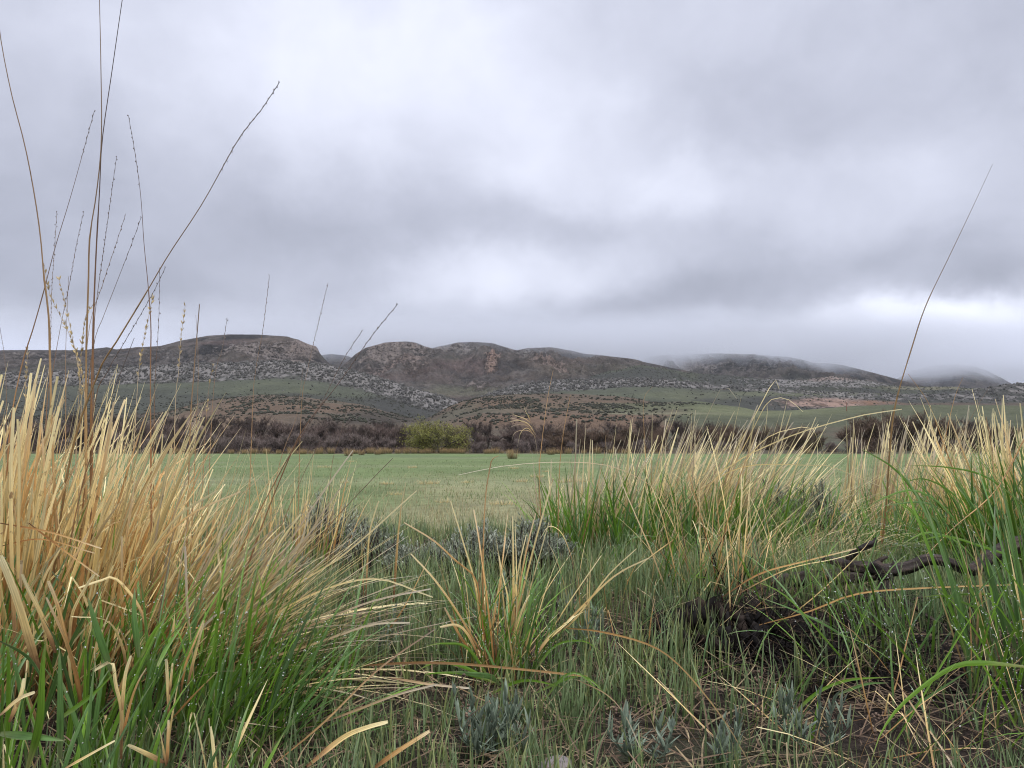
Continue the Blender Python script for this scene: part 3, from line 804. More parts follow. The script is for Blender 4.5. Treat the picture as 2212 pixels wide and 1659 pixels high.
def lumps(geo, centers, scales, jit, rng, boxy=0.0, sub=1):
    """many irregular lumps; centers (n,3), scales (n,3)"""
    IV, IF = (IV1, IF1) if sub else (IV0, IF0)
    n = len(centers); k = len(IV)
    B = IV.copy()
    if boxy: B = np.sign(B) * np.abs(B) ** (1 - boxy)
    V = B[None] * (1 + jit * (rng.random((n, k, 1)) - .5) * 2)
    V = V * scales[:, None, :]
    a = rng.random(n) * 6.283
    ca, sa = np.cos(a)[:, None], np.sin(a)[:, None]
    x = V[..., 0] * ca - V[..., 1] * sa; y = V[..., 0] * sa + V[..., 1] * ca
    tl = (rng.random((n, 1)) - .5) * .5
    V = np.stack([x + V[..., 2] * tl, y, V[..., 2]], -1) + centers[:, None]
    A = np.zeros((n, k, 3), np.float32)
    A[..., 0] = rng.random((n, 1)); A[..., 1] = (B[:, 2] * .5 + .5)[None]; A[..., 2] = rng.random((n, 1))
    Fc = (IF[None] + (np.arange(n) * k)[:, None, None]).reshape(-1, 3)
    geo.add(V.reshape(-1, 3), [Fc], A.reshape(-1, 3))

def scatter(n, hfun, Y0, Y1, dens, rng, x0=-80, x1=2290):
    px_ = rng.uniform(x0, x1, n); Y = Y0 + (Y1 - Y0) * rng.random(n)
    u = (px_ - 1106) / F
    X = u * Y; Z = hfun(X, Y)
    Pp = np.stack([X, Y, Z], -1)
    a, b = proj(Pp)
    keep = rng.random(n) < dens(a, b, X, Y)
    return Pp[keep]
# ---- the rib of broken grey rock
def d_rib(a, b, X, Y):
    n = fbm(X / 12, Y / 12, 201)
    k = np.exp(-((Y - 664) / 20) ** 2) * (.55 + .6 * n + .3)
    k = k * (1 - .75 * sstep(a, 1330, 1560)) * (1 - .9 * spotm(a, b, 1000, 870, 22, 30, 0, .5))
    return np.clip(k, 0, 1)
Pr = scatter(15000, hB, 628, 700, d_rib, rng)
g = Geo()
s_ = 0.55 + 1.0 * rng.random(len(Pr)) ** 2
s_ *= .85
sc3 = np.stack([s_ * rng.uniform(.8, 1.4, len(Pr)), s_ * rng.uniform(.7, 1.2, len(Pr)), s_ * rng.uniform(.9, 1.9, len(Pr))], -1)
lumps(g, Pr + np.array([0, 0, .3]), sc3, .22, rng, boxy=.35, sub=0)
o = g.build('rock_outcrop', M['outcrop'], smooth=False)
tag(o, 'rib of broken pale grey rock running across the slope below the mesas', 'rock outcrop', kind='stuff')
def d_b(a, b, X, Y):
    n = fbm(X / 30, Y / 30, 203)
    return np.clip(.35 * sstep(a, 1560, 1700) * (b < 850) + .5 * spotm(a, b, 1780, 868, 110, 9) + .10 * (n > .1), 0, 1)
Pr2 = scatter(3500, hB, 560, 720, d_b, rng)
Pr3 = scatter(2600, hC, 840, 955, lambda a, b, X, Y: np.clip(.7 * spotm(a, b, 1790, 826, 190, 14, 0, .6) + .12, 0, 1), rng, 1200, 2290)
g = Geo()
for Pq, k in ((Pr2, .7), (Pr3, 1.2)):
    s_ = k * (0.35 + .9 * rng.random(len(Pq)) ** 3)
    lumps(g, Pq, np.stack([s_ * 1.2, s_, s_ * .9], -1), .25, rng, boxy=.3, sub=0)
o = g.build('scattered_boulders', M['outcrop'], smooth=False)
tag(o, 'small grey boulders strewn over the dark bench and slope', 'boulders', kind='stuff')

# ---- dark shrubs dotted over the red knolls
def d_dots(a, b, X, Y):
    n = fbm(X / 22, Y / 22, 205)
    k = .10 * (a < 1500) + 0 * a
    k = np.maximum(k, .95 * spotm(a, b, 1180, 872, 270, 18, .5 * n, .35))
    k = np.maximum(k, .55 * spotm(a, b, 1130, 895, 200, 14, .5 * n, .5))
    k = np.maximum(k, .85 * spotm(a, b, 600, 875, 200, 20, .3 * n, .5))
    k = np.maximum(k, 1.0 * spotm(a, b, 800, 895, 110, 20, .5 * n, .5))
    k = np.maximum(k, 1.0 * spotm(a, b, 1330, 872, 160, 7, .5 * n, .5))
    k = np.maximum(k, .9 * spotm(a, b, 1270, 905, 90, 8, .5 * n, .5))
    k = np.maximum(k, .5 * (a < 400))
    k = np.where(spotm(a, b, 1180, 925, 200, 12, 0, .5) > .3, k * .25, k)
    n3 = fbm(X / 7, Y / 9, 206)
    return np.clip(k * np.clip(.45 + 1.3 * n + 1.6 * n3, 0, 1.6), 0, 1)
Pd = scatter(42000, hF, 205, 388, d_dots, rng)
Pd2 = scatter(14000, hB, 470, 640, lambda a, b, X, Y: np.clip((.85 * (a < 1000) * sstep(b, 846, 856) + .18 * (a > 1480) + .06) * (.7 + 1.2 * fbm(X / 30, Y / 30, 207)), 0, 1), rng)
Pd3 = scatter(5000, hC, 840, 960, lambda a, b, X, Y: .5 + 0 * a, rng, 1200, 2290)
a_, b_ = proj(Pd)
vis = (a_ > 0) & (a_ < 2212)
order = np.argsort(np.where(vis, Pd[:, 1], 1e9))
near, rest = Pd[order[:300]], Pd[order[300:]]
protos = []
for k in range(5):
    g = Geo()
    lumps(g, np.array([[0, 0, .32], [.22, .1, .2], [-.2, -.05, .22], [0, .2, .18]]), np.array([[.42, .4, .42], [.3, .3, .3], [.3, .3, .3], [.3, .3, .25]]), .4, rng)
    V, Fc = g.V[0], g.F[3][0]
    protos.append((V, Fc, g.A[0]))
bush_meshes = []
for i, p in enumerate(near):
    if i < 5:
        V, Fc, A = protos[i]
        o = mesh('hillside_shrub', V, [Fc], M['bush_dot'], None, {'tint': A}, False)
        bush_meshes.append(o.data)
    else:
        o = bpy.data.objects.new('hillside_shrub', bush_meshes[i % 5]); COL.objects.link(o)
    s = 0.32 + .85 * random.Random(i).random() ** 2
    o.location = p; o.scale = (s, s, s * .9); o.rotation_euler = (0, 0, i * 1.7)
    tag(o, 'small round dark shrub dotted on the reddish knoll slope', 'shrub', 'dark shrubs dotted over the red knolls')
g = Geo()
for Pq, k in ((rest, .5), (Pd2, .62), (Pd3, .8)):
    s_ = k * (0.4 + 1.0 * rng.random(len(Pq)) ** 1.6)
    lumps(g, Pq + np.array([0, 0, .15]), np.stack([s_ * 1.1, s_, s_ * .85], -1), .35, rng, sub=0)
o = g.build('hillside_brush', M['bush_dot'], smooth=False)
tag(o, 'countless dark sagebrush dots over the slopes below the mesas', 'brush', kind='stuff')

# ---- rusty post on the pasture
pp = at(1829, 901, 330); pz = float(hF(pp[0:1], np.array([330.0]))[0])
hh_ = EYE + us(1829, 868)[1] * 330 - pz
post = empty('utility_pole', (pp[0], 330, pz))
tag(post, 'thin rust brown pole standing alone on the green pasture', 'pole')
g = Geo(); tubes(g, np.array([[[0, 0, -.5], [0, 0, hh_ * .5], [0, 0, hh_]]]), np.array([[.16, .14, .11]]), np.array([[.5, .5]]), 8)
g.build('shaft', M['rust'], post)
g = Geo(); tubes(g, np.array([[[-.7, 0, hh_ - .5], [0, -.1, hh_ - .5], [.7, 0, hh_ - .5]]]), np.array([[.07, .07, .07]]), np.array([[.5, .5]]), 6)
g.build('crossarm', M['rust'], post)

# ================================================================== TREE LINE
def grow(rng, H, spread, stems, levels=3, lean=.5):
    """returns limb polylines with radii and a cloud of twig start points/directions"""
    limbs = []; tips = []
    def branch(p, d, L, r, lv):
        k = 6
        pts = [p]; dd = d.copy()
        for i in range(k - 1):
            dd = dd + rng.normal(0, .16, 3); dd[2] += .10 if lv else .02
            dd /= np.linalg.norm(dd)
            pts.append(pts[-1] + dd * L / (k - 1))
        pts = np.array(pts)
        limbs.append((pts, np.linspace(r, r * .45, k)))
        for i in range(1 if lv == 0 else 0, k):
            if lv > 0: tips.append((pts[i], dd))
        if lv < levels:
            nb = rng.integers(3, 6)
            for i in range(nb):
                t = rng.uniform(.3, 1.0)
                q = pts[min(int(t * (k - 1)), k - 1)]
                a = rng.uniform(0, 6.283)
                out = np.array([math.cos(a), math.sin(a), rng.uniform(-.1, .7)])
                nd = norm(dd * .7 + out * .8)
                branch(q, nd, L * rng.uniform(.5, .75), r * .5, lv + 1)
    for i in range(stems):
        a = 6.283 * i / stems + rng.uniform(-.5, .5)
        q = rng.uniform(.2, 1) * lean
        q *= 1.5 if i % 2 else .7
        d_ = norm(np.array([math.cos(a) * q * spread, math.sin(a) * q * spread, 1.0]))
        branch(np.array([math.cos(a) * .15 * stems * .3, math.sin(a) * .15 * stems * .3, -.2]), d_, H * rng.uniform(.4, .55), .05 + .018 * H, 0)
    return limbs, tips
def tree_mesh(seed, H, Wd, stems, ntw, twl, tww, mat_t, mat_c, leaves=0, leaf_mat=None, leaf_size=.09, levels=3, lean=.8, fan=.7):
    rng_ = np.random.default_rng(seed)
    limbs, tips = grow(rng_, H, 1.0, stems, levels, lean)
    allp = np.concatenate([l[0] for l in limbs])
    # fit to the wanted height and width
    zmax = np.percentile(allp[:, 2], 99.5); rx = np.percentile(np.abs(allp[:, :2]), 97)
    S = np.array([Wd * .44 / rx, Wd * .36 / rx, H * .93 / zmax])
    g = Geo()
    P = np.stack([l[0] for l in limbs]) * S; Rr = np.stack([l[1] for l in limbs])
    tubes(g, P, Rr, rng_.random((len(P), 2)), 4)
    tp = np.array([t[0] for t in tips]) * S; td = np.array([t[1] for t in tips])
    i = rng_.integers(0, len(tp), ntw)
    p0 = tp[i] + rng_.normal(0, .08, (ntw, 3))
    low = rng_.random(ntw) < .28          # suckers and low shoots round the foot
    la = rng_.uniform(0, 6.283, ntw); lr = np.sqrt(rng_.random(ntw)) * .46
    p0 = np.where(low[:, None], np.stack([lr * np.cos(la) * Wd, lr * np.sin(la) * Wd * .8, rng_.random(ntw) * H * .30], -1), p0)
    dirs = norm(td[i] * np.where(low, .1, .5)[:, None] + rng_.normal(0, fan, (ntw, 3)) + np.array([0, 0, .45]))
    L = twl * rng_.uniform(.5, 1.2, (ntw, 1))
    p1 = p0 + dirs * L * .5 + rng_.normal(0, .04, (ntw, 3)); p2 = p0 + dirs * L + np.array([0, 0, .05]) + rng_.normal(0, .07, (ntw, 3))
    PT = np.stack([p0, p1, p2], 1); PT[..., 2] = np.maximum(PT[..., 2], .02)
    gc = Geo()
    W_ = np.stack([np.full(ntw, tww), np.full(ntw, tww * .7), np.full(ntw, tww * .15)], 1) * rng_.uniform(.6, 1.3, (ntw, 1))
    ribbons(gc, PT, W_, norm(rng_.normal(0, 1, (ntw, 3))), rng_.random((ntw, 2)), three=False)
    gl = None
    if leaves:
        gl = Geo()
        # leaf clumps gather on some twigs and leave gaps between
        cl = rng_.choice(len(tp), min(len(tp), 230), replace=False)
        j = cl[rng_.integers(0, len(cl), leaves)]
        c = tp[j] + rng_.normal(0, 1, (leaves, 3)) * np.array([.48, .48, .34]) * (H / 6)
        lowl = rng_.random(leaves) < .22
        c[:, 2] = np.where(lowl, c[:, 2] * rng_.uniform(.15, .7, leaves), c[:, 2])
        c[:, 2] = np.maximum(c[:, 2], .25)
        dd = norm(rng_.normal(0, 1, (leaves, 3)) + np.array([0, 0, .3]))
        ls = leaf_size * rng_.uniform(.6, 1.3, (leaves, 1))
        PL = np.stack([c, c + dd * ls, c + dd * ls * 2], 1)
        WL = np.stack([np.full(leaves, .15), np.full(leaves, .55), np.full(leaves, .1)], 1) * ls
        rr = rng_.random((len(tp),))[j]
        ribbons(gl, PL, WL, norm(rng_.normal(0, 1, (leaves, 3))), np.stack([rr, rng_.random(leaves)], -1), three=False)
    return g, gc, gl, mat_t, mat_c, leaf_mat
TP = {
 'dark':   [tree_mesh(s, 6.4, 8.5, 3, 5200, .8, .022, M['bark'], M['twig_dark'], lean=.9) for s in (1, 2)],
 'purple': [tree_mesh(s, 4.6, 6.5, 6, 6500, .75, .022, M['bark'], M['twig_purple'], lean=.8, fan=.55) for s in (3, 4, 5)],
 'grey':   [tree_mesh(s, 3.2, 5.0, 8, 5200, .6, .02, M['bark'], M['twig_grey'], lean=.8, fan=.5) for s in (6, 7)],
 'brown':  [tree_mesh(s, 5.0, 7.5, 6, 8500, .7, .022, M['bark'], M['twig_brown'], lean=.9, fan=.6) for s in (8, 9)],
 'olive':  [tree_mesh(s, 4.4, 6.5, 5, 5200, .6, .02, M['bark'], M['twig_brown'], leaves=3000, leaf_mat=M['leaf_olive'], leaf_size=.07) for s in (10, 11)],
 'yellow': [tree_mesh(s, 5.8, 10.5, 6, 3200, .6, .02, M['bark'], M['twig_dark'], leaves=17000, leaf_mat=M['leaf_yellow'], leaf_size=.09, lean=1.1) for s in (12,)],
}
BUILT = {}
DESC = {'dark': 'tall bare dark-limbed cottonwood', 'purple': 'bare purplish willow thicket', 'grey': 'low pale grey willow brush', 'brown': 'bare reddish-brown willow thicket',
        'olive': 'willow coming into dull olive leaf', 'yellow': 'broad willow in fresh yellow-green leaf'}
NAMES = {'dark': 'bare_tree', 'purple': 'willow_thicket', 'grey': 'willow_brush', 'brown': 'willow_thicket', 'olive': 'willow_tree', 'yellow': 'willow_tree'}
def place_tree(kind, var, px_, Y, Hpx, label, sx=1.0, rz=0.0):
    """Hpx: picture y of the crown top"""
    X = float(us(px_, 960)[0]) * Y
    z = float(hF(np.array([X]), np.array([max(Y, 126.5)]))[0]) if Y > 126 else FIELD
    top = EYE + us(px_, Hpx)[1] * Y
    protoH = {'dark': 6.4, 'purple': 4.6, 'grey': 3.2, 'brown': 5.0, 'olive': 4.4, 'yellow': 5.8}[kind]
    s = max((top - z) / protoH, .3)
    key = (kind, var % len(TP[kind]))
    root = empty(NAMES[kind], (X, Y, z - .05), rz)
    root.scale = (s * sx, s * sx, s)
    if key not in BUILT:
        g, gc, gl, mt_, mc, ml = TP[kind][key[1]]
        parts = [g.build('trunk', mt_, root)]
        if gl is None:
            parts.append(gc.build('crown', mc, root, smooth=False))
        else:
            b = gc.build('twigs', mc, root, smooth=False); parts.append(b)
            parts.append(gl.build('crown', ml, root, smooth=False))
        BUILT[key] = parts
    else:
        for p in BUILT[key]:
            c = p.copy(); COL.objects.link(c); c.parent = root
    tag(root, label, 'tree' if kind in ('dark', 'olive', 'yellow') else 'shrub', 'trees and willows along the far edge of the field')
    return root
TREES = []   # kind, var, px, Y, top
rr = random.Random(5)
def row(kind, xs, Y, top, jx=10, jy=7):
    for i, x in enumerate(xs):
        TREES.append((kind, rr.randrange(3), x + rr.uniform(-jx, jx), Y + rr.uniform(-3, 3), top + rr.uniform(-jy, jy), rr.uniform(.85, 1.2), rr.uniform(0, 6.28)))
row('dark', [-60, 60, 175, 290], 150, 893)
row('dark', [390, 450, 510, 570, 640, 705, 770, 835], 146, 903, jy=12)
row('purple', [-40, 30, 95, 165, 235, 305], 138, 912)
row('purple', [375, 450, 525, 600, 670, 745, 815, 860], 136, 915)
row('grey', [20, 130, 240, 340, 415, 470, 515, 560, 600, 640, 680, 715, 770, 830], 130.5, 940, jy=6)
row('dark', [1048, 1098, 1185], 142, 910)
row('purple', [1030, 1090, 1150], 137, 930)
row('grey', [1030, 1065, 1125, 1175, 1240, 1310, 1390, 1480, 1560], 130.5, 950, jy=4)
row('brown', [1165, 1225, 1290, 1355, 1420, 1490, 1560], 137, 921)
row('brown', [1200, 1270, 1335, 1400], 132, 934)
row('dark', [1250, 1330, 1400, 1470, 1540], 146, 906, jy=10)
row('olive', [1610, 1670, 1725], 138, 922)
row('brown', [1640, 1700], 142, 930)
row('grey', [1790], 133, 953, jy=2)
row('grey', [1850, 1920, 2000, 2080, 2160], 130.5, 952, jy=4)
TREES.append(('brown', 0, 1882, 134, 893, 1.05, .5)); TREES.append(('brown', 1, 1960, 140, 889, 1.0, 2.0)); TREES.append(('brown', 0, 2030, 137, 900, 1.0, 3.5))
TREES.append(('dark', 1, 1935, 139, 896, .9, 1.0))
row('brown', [2090, 2150, 2215, 2280], 138, 915)
row('dark', [2120], 146, 905)
TREES.append(('yellow', 0, 938, 131, 906, 1.2, .4))
TREES.append(('olive', 1, 985, 134, 925, .9, 2.4))
TREES.sort(key=lambda t: t[2])
ORD = ['first', 'second', 'third', 'fourth', 'fifth', 'sixth', 'seventh', 'eighth', 'ninth', 'tenth', 'eleventh', 'twelfth', 'thirteenth', 'fourteenth', 'fifteenth', 'sixteenth', 'seventeenth',
       'eighteenth', 'nineteenth', 'twentieth']
cnt = {}
for (k, v, x, Y, top, sx, rz) in TREES:
    side = 'left' if x < 938 else 'right'
    cnt[(k, side)] = cnt.get((k, side), 0) + 1
tot = dict(cnt); seen = {}
for (k, v, x, Y, top, sx, rz) in TREES:
    side = 'left' if x < 938 else 'right'
    if k == 'yellow': lab = 'broad willow in fresh yellow-green leaf, the only bright one at the field edge'
    else:
        seen[(k, side)] = seen.get((k, side), 0) + 1
        i = seen[(k, side)]
        if side == 'left': i = tot[(k, side)] - i + 1
        lab = '%s, %s of its kind %s of the yellow-green willow' % (DESC[k], ORD[i - 1], side)
    place_tree(k, v, x, Y, top, lab, sx, rz)

def arcs(base, az, th0, bend, L, k, r_, wob=.03, kink=0.0):
    """curved blades: start angle th0 from vertical, bending over by `bend` along the way"""
    n = len(az)
    t = np.linspace(0, 1, k)[None]
    th = th0[:, None] + bend[:, None] * t ** 1.6
    if kink > 0:
        kk = (r_.random(n) < kink); ki = r_.uniform(.45, .85, n)
        th = th + np.where(kk[:, None] & (t > ki[:, None]), r_.uniform(.5, 1.9, n)[:, None], 0)
    azz = az[:, None] + wob * 4 * np.cumsum(r_.normal(0, 1, (n, k)) * .12, 1)
    D = np.stack([np.sin(th) * np.cos(azz), np.sin(th) * np.sin(azz), np.cos(th)], -1)
    st = D * (L[:, None, None] / (k - 1))
    P = base[:, None] + np.concatenate([np.zeros((n, 1, 3)), np.cumsum(st[:, :-1], 1)], 1)
    s0 = np.stack([-np.sin(az), np.cos(az), 0 * az], -1)
    ph = r_.uniform(-1.2, 1.2, n)[:, None]
    side = norm(s0 * np.cos(ph) + np.array([0, 0, 1.0]) * np.sin(ph) * .6 + np.stack([np.cos(az), np.sin(az), 0 * az], -1) * np.sin(ph))
    return P, side
# ---- bunchgrass tufts along the field edge
def tuft_geo(seed, n, H, rad, wd):
    r_ = np.random.default_rng(seed)
    az = r_.uniform(0, 6.283, n); rb = rad * np.sqrt(r_.random(n)) * .5
    base = np.stack([rb * np.cos(az), rb * np.sin(az), 0 * az], -1)
    P, side = arcs(base, az, r_.uniform(0, .55, n), r_.uniform(0, .4, n), H * r_.uniform(.5, 1.05, n), 4, r_)
    g = Geo(); W_ = wd * np.array([1, .8, .6, .2])[None] * r_.uniform(.6, 1.3, (n, 1))
    ribbons(g, P, W_, side, r_.random((n, 2)), three=False)
    return g
tuft_px = [(500, 979), (528, 980), (548, 979), (575, 980), (602, 979), (630, 979), (655, 981), (690, 980), (715, 979), (753, 985), (768, 980), (781, 983), (800, 980), (816, 982), (826, 981), (840, 979), (860, 980), (877, 980),
           (895, 980), (912, 980), (925, 980), (956, 980), (966, 979), (976, 979), (986, 979), (998, 980), (1050, 980), (1058, 980), (1070, 980), (1100, 980), (1107, 991), (1190, 982), (1205, 979), (1228, 980), (1262, 979),
           (1290, 980), (1320, 979), (1350, 980), (380, 980), (410, 979), (440, 980), (1975, 981), (1988, 982), (2060, 980), (1745, 980)]
tds = []
for k in range(3):
    tds.append(tuft_geo(300 + k, 150, 1.0, .9, .012))
tm = []
side_n = 0
for i, (x, y) in enumerate(sorted(tuft_px)):
    Y = min(EYE - FIELD, 1.65) / ((y - 958) / F)
    Y = min(Y, 126.0)
    loc = (float(us(x, y)[0]) * Y, Y, FIELD)
    if i < 3:
        o = tds[i].build('bunchgrass_tuft', M['tuft'], smooth=False); tm.append(o.data)
    else:
        o = bpy.data.objects.new('bunchgrass_tuft', tm[i % 3]); COL.objects.link(o)
    o.location = loc
    s = random.Random(i * 7).uniform(.75, 1.25); o.scale = (s * 1.1, s, s); o.rotation_euler = (0, 0, i)
    if (x, y) == (1107, 991): lab = 'lone straw tuft standing out in the field ahead of the tree line'
    elif (x, y) == (753, 985): lab = 'large orange straw tuft a little ahead of the row by the willows'
    else: lab = 'orange-brown tuft below the willows, number %d from the left' % (i + 1)
    tag(o, lab, 'grass tuft', 'bunchgrass tufts along the far field edge')

n = 16000
rg = np.random.default_rng(61)
X = rg.uniform(-95, 95, n); Y = 118 + 11 * rg.random(n) ** .6
kk = fbm(X * .35, Y * .3, 411) + .5 * fbm(X * .08, Y * .1, 412)
kp = rg.random(n) < np.clip(.15 + 1.6 * kk, 0, 1) * sstep(Y, 116, 127); X, Y, kk = X[kp], Y[kp], kk[kp]; n = len(X)
zb = np.where(Y > 126, hF(X, np.maximum(Y, 126.2)), bank_z(X, Y))
P, side = arcs(np.stack([X, Y, zb], -1), rg.uniform(0, 6.283, n), rg.uniform(0, .5, n), rg.uniform(0, .5, n), rg.uniform(.15, .6, n) * (1 + kk), 3, rg)
g = Geo(); ribbons(g, P, np.full((n, 1), .016) * np.array([[1, .8, .2]]), side, rg.random((n, 2)), three=False)
o = g.build('margin_weeds', M['tuft'], smooth=False)
tag(o, 'ragged fringe of dry weeds where the field meets the willows', 'weeds', kind='stuff')

# ---- short grass of the field
rg = np.random.default_rng(77)
n = 90000
Y = 7.2 / (1 - rg.random(n) * (1 - 7.2 / 75)); X = (rg.random(n) * 2 - 1) * Y * .74
nz = fbm(X * .35, Y * .12, 401); nz2 = fbm(X * 1.2, Y * .5, 402)
keep = rg.random(n) < np.clip(.75 + .6 * nz2, .2, 1)
X, Y, nz, nz2 = X[keep], Y[keep], nz[keep], nz2[keep]; n = len(X)
strawp = np.clip(.62 + .9 * nz, 0, .92) * (1 - sstep(Y, 20, 42) * .8) * sstep(Y, 7, 10.5)
isst = rg.random(n) < strawp
val = np.stack([np.where(isst, rg.uniform(.66, 1, n), rg.uniform(0, .45, n)), rg.random(n)], -1)
base = np.stack([X, Y, bank_z(X, Y)], -1)
L = rg.uniform(.05, .12, n) * (1 + .5 * isst) * (1 + .3 * nz2)
P, side = arcs(base, rg.uniform(0, 6.283, n), rg.uniform(0, .45, n), rg.uniform(0, .6, n), L, 3, rg)
W_ = (0.0018 + .00020 * Y)[:, None] * np.array([1, .8, .15])[None]
g = Geo(); ribbons(g, P, W_, side, val, three=False)
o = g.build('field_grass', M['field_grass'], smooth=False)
tag(o, 'short green and straw mixed grass of the flat field', 'grass', kind='stuff')
# small bleached tufts and dark forb patches out in the field
ft = [(835, 1045), (855, 1068), (1125, 1040), (1160, 1030), (1270, 1003), (1216, 1041), (1241, 1040), (1420, 1045), (745, 1042), (925, 1045), (1010, 1042), (1110, 1012), (700, 1010), (760, 998), (1180, 1019), (890, 1010), (1350, 1030), (1295, 1060), (960, 1085), (1085, 1090)]
sm = []
for i, (x, y) in enumerate(sorted(ft)):
    Y = 1.65 / ((y - 958) / F)
    if i < 2:
        g = tuft_geo(330 + i, 70, .16, .45, .004)
        o = g.build('field_tuft', M['straw_pale'], smooth=False); sm.append(o.data)
    else:
        o = bpy.data.objects.new('field_tuft', sm[i % 2]); COL.objects.link(o)
    o.location = (float(us(x, y)[0]) * Y, Y, FIELD - .01); s = random.Random(i).uniform(.8, 1.6); o.scale = (s * 1.4, s, s); o.rotation_euler = (0, 0, i * 2.1)
    tag(o, 'small bleached tuft out in the short green field, %s from the left' % ORD[i], 'grass tuft', 'bleached tufts scattered in the field')
#@@FORE
# ================================================================== FOREGROUND ON THE BANK
def bz(X, Y): return bank_z(np.asarray(X, float), np.asarray(Y, float))
def gp(x, y):
    """ground point under a picture position"""
    lo, hi = 0.6, 30.0
    u, s = us(x, y)
    for _ in range(60):
        m_ = (lo + hi) / 2
        if EYE + s * m_ > float(bz(u * m_, m_)): lo = m_
        else: hi = m_
    return np.array([float(u) * lo, lo, float(bz(u * lo, lo))])
def batch(geo, r_, n, c, rad, az, az_sd, th, th_sd, bend, L, hw, k=8, kink=0.0, blunt=.5, three=True, vals=None, fold=.3, wob=.03, pw=.5):
    """n blades rising from a patch round c=(X,Y); rad=(rx,ry); az, th in degrees"""
    q = np.sqrt(r_.random(n)); ph = r_.uniform(0, 6.283, n)
    bx_ = c[0] + rad[0] * q * np.cos(ph); by_ = c[1] + rad[1] * q * np.sin(ph)
    base = np.stack([bx_, by_, bz(bx_, by_) - .012], -1)
    # blades fan outwards from the middle of the clump on top of the common lean
    A_ = np.radians(r_.normal(az, az_sd, n)); T_ = np.abs(np.radians(r_.normal(th, th_sd, n)))
    vx = np.sin(T_) * np.cos(A_) + .28 * q * np.cos(ph) * pw; vy = np.sin(T_) * np.sin(A_) + .28 * q * np.sin(ph) * pw
    T_ = np.arcsin(np.clip(np.hypot(vx, vy), 0, .98)); A_ = np.arctan2(vy, vx)
    B_ = np.radians(r_.uniform(bend[0], bend[1], n))
    L_ = r_.uniform(L[0], L[1], n)
    P, side = arcs(base, A_, T_, B_, L_, k, r_, wob, kink)
    P[..., 2] = np.maximum(P[..., 2], bz(P[..., 0], P[..., 1]) + .004)
    t = np.linspace(0, 1, k)[None]
    taper = np.minimum(1, .45 + t * 2.5) * (1 - t ** 2.2) ** .8 + .04
    bl = np.minimum(1, .5 + t * 1.8) * (1 - .35 * t) * np.where(t > .99, r_.uniform(.1, .9, (n, 1)), 1)
    isb = (r_.random(n) < blunt)[:, None]
    W_ = r_.uniform(hw[0], hw[1], (n, 1)) * np.where(isb, bl, taper)
    v = r_.random((n, 2)) if vals is None else np.stack([r_.uniform(vals[0], vals[1], n), r_.random(n)], -1)
    ribbons(geo, P, W_, side, v, fold=fold, three=three)
    return P
def hero(geo, pts, Y0, Y1, hw, r_, k=16, blunt=True, v=None, tw=0.3):
    """one blade or straw through picture points, running from distance Y0 to Y1"""
    n = len(pts)
    P3 = [at(x, y, Y0 + (Y1 - Y0) * i / (n - 1)) for i, (x, y) in enumerate(pts)]
    P = spline(P3, k)
    t = np.linspace(0, 1, k)
    W_ = hw * (np.minimum(1, .45 + 2.2 * t) * ((1 - .35 * t) * np.where(t > .97, .75, 1) if blunt else (1 - t ** 2) ** .8 + .05))
    s0 = norm(np.array([1.0, -.25 + .5 * r_.random(), 0])) if abs(P3[-1][0] - P3[0][0]) < abs(P3[-1][2] - P3[0][2]) else np.array([0, .3, 1.0])
    ang = tw * (r_.random() - .5) * 3 * t
    T = norm(np.gradient(P, axis=0)); S = norm(s0 - (T @ s0)[:, None] * T); Nn = np.cross(S, T)
    S = S * np.cos(ang)[:, None] + Nn * np.sin(ang)[:, None]
    vv = np.array([[r_.random() if v is None else v, .35 + .5 * r_.random()]])
    ribbons(geo, P[None], W_[None], S[None], vv, fold=.35)
def drops(r_, Ps, n, parent, loc):
    """rain beads sitting on the blades"""
    idx = r_.integers(0, len(Ps), n); k = Ps.shape[1]
    t = r_.uniform(.2, .95, n) * (k - 1); i = t.astype(int); f = (t - i)[:, None]
    i = np.clip(i, 0, k - 2)
    c = Ps[idx, i] * (1 - f) + Ps[idx, i + 1] * f + r_.normal(0, .0012, (n, 3)) + np.array([0, -.0012, .0008])
    g = Geo(); s = r_.uniform(.0008, .0015, (n, 1)) * np.ones((1, 3))
    lumps(g, c, s, 0.0, r_, sub=0)
    o = g.build('water_drops', M['drop'], parent, loc=loc)
    return tag(o, kind='stuff')
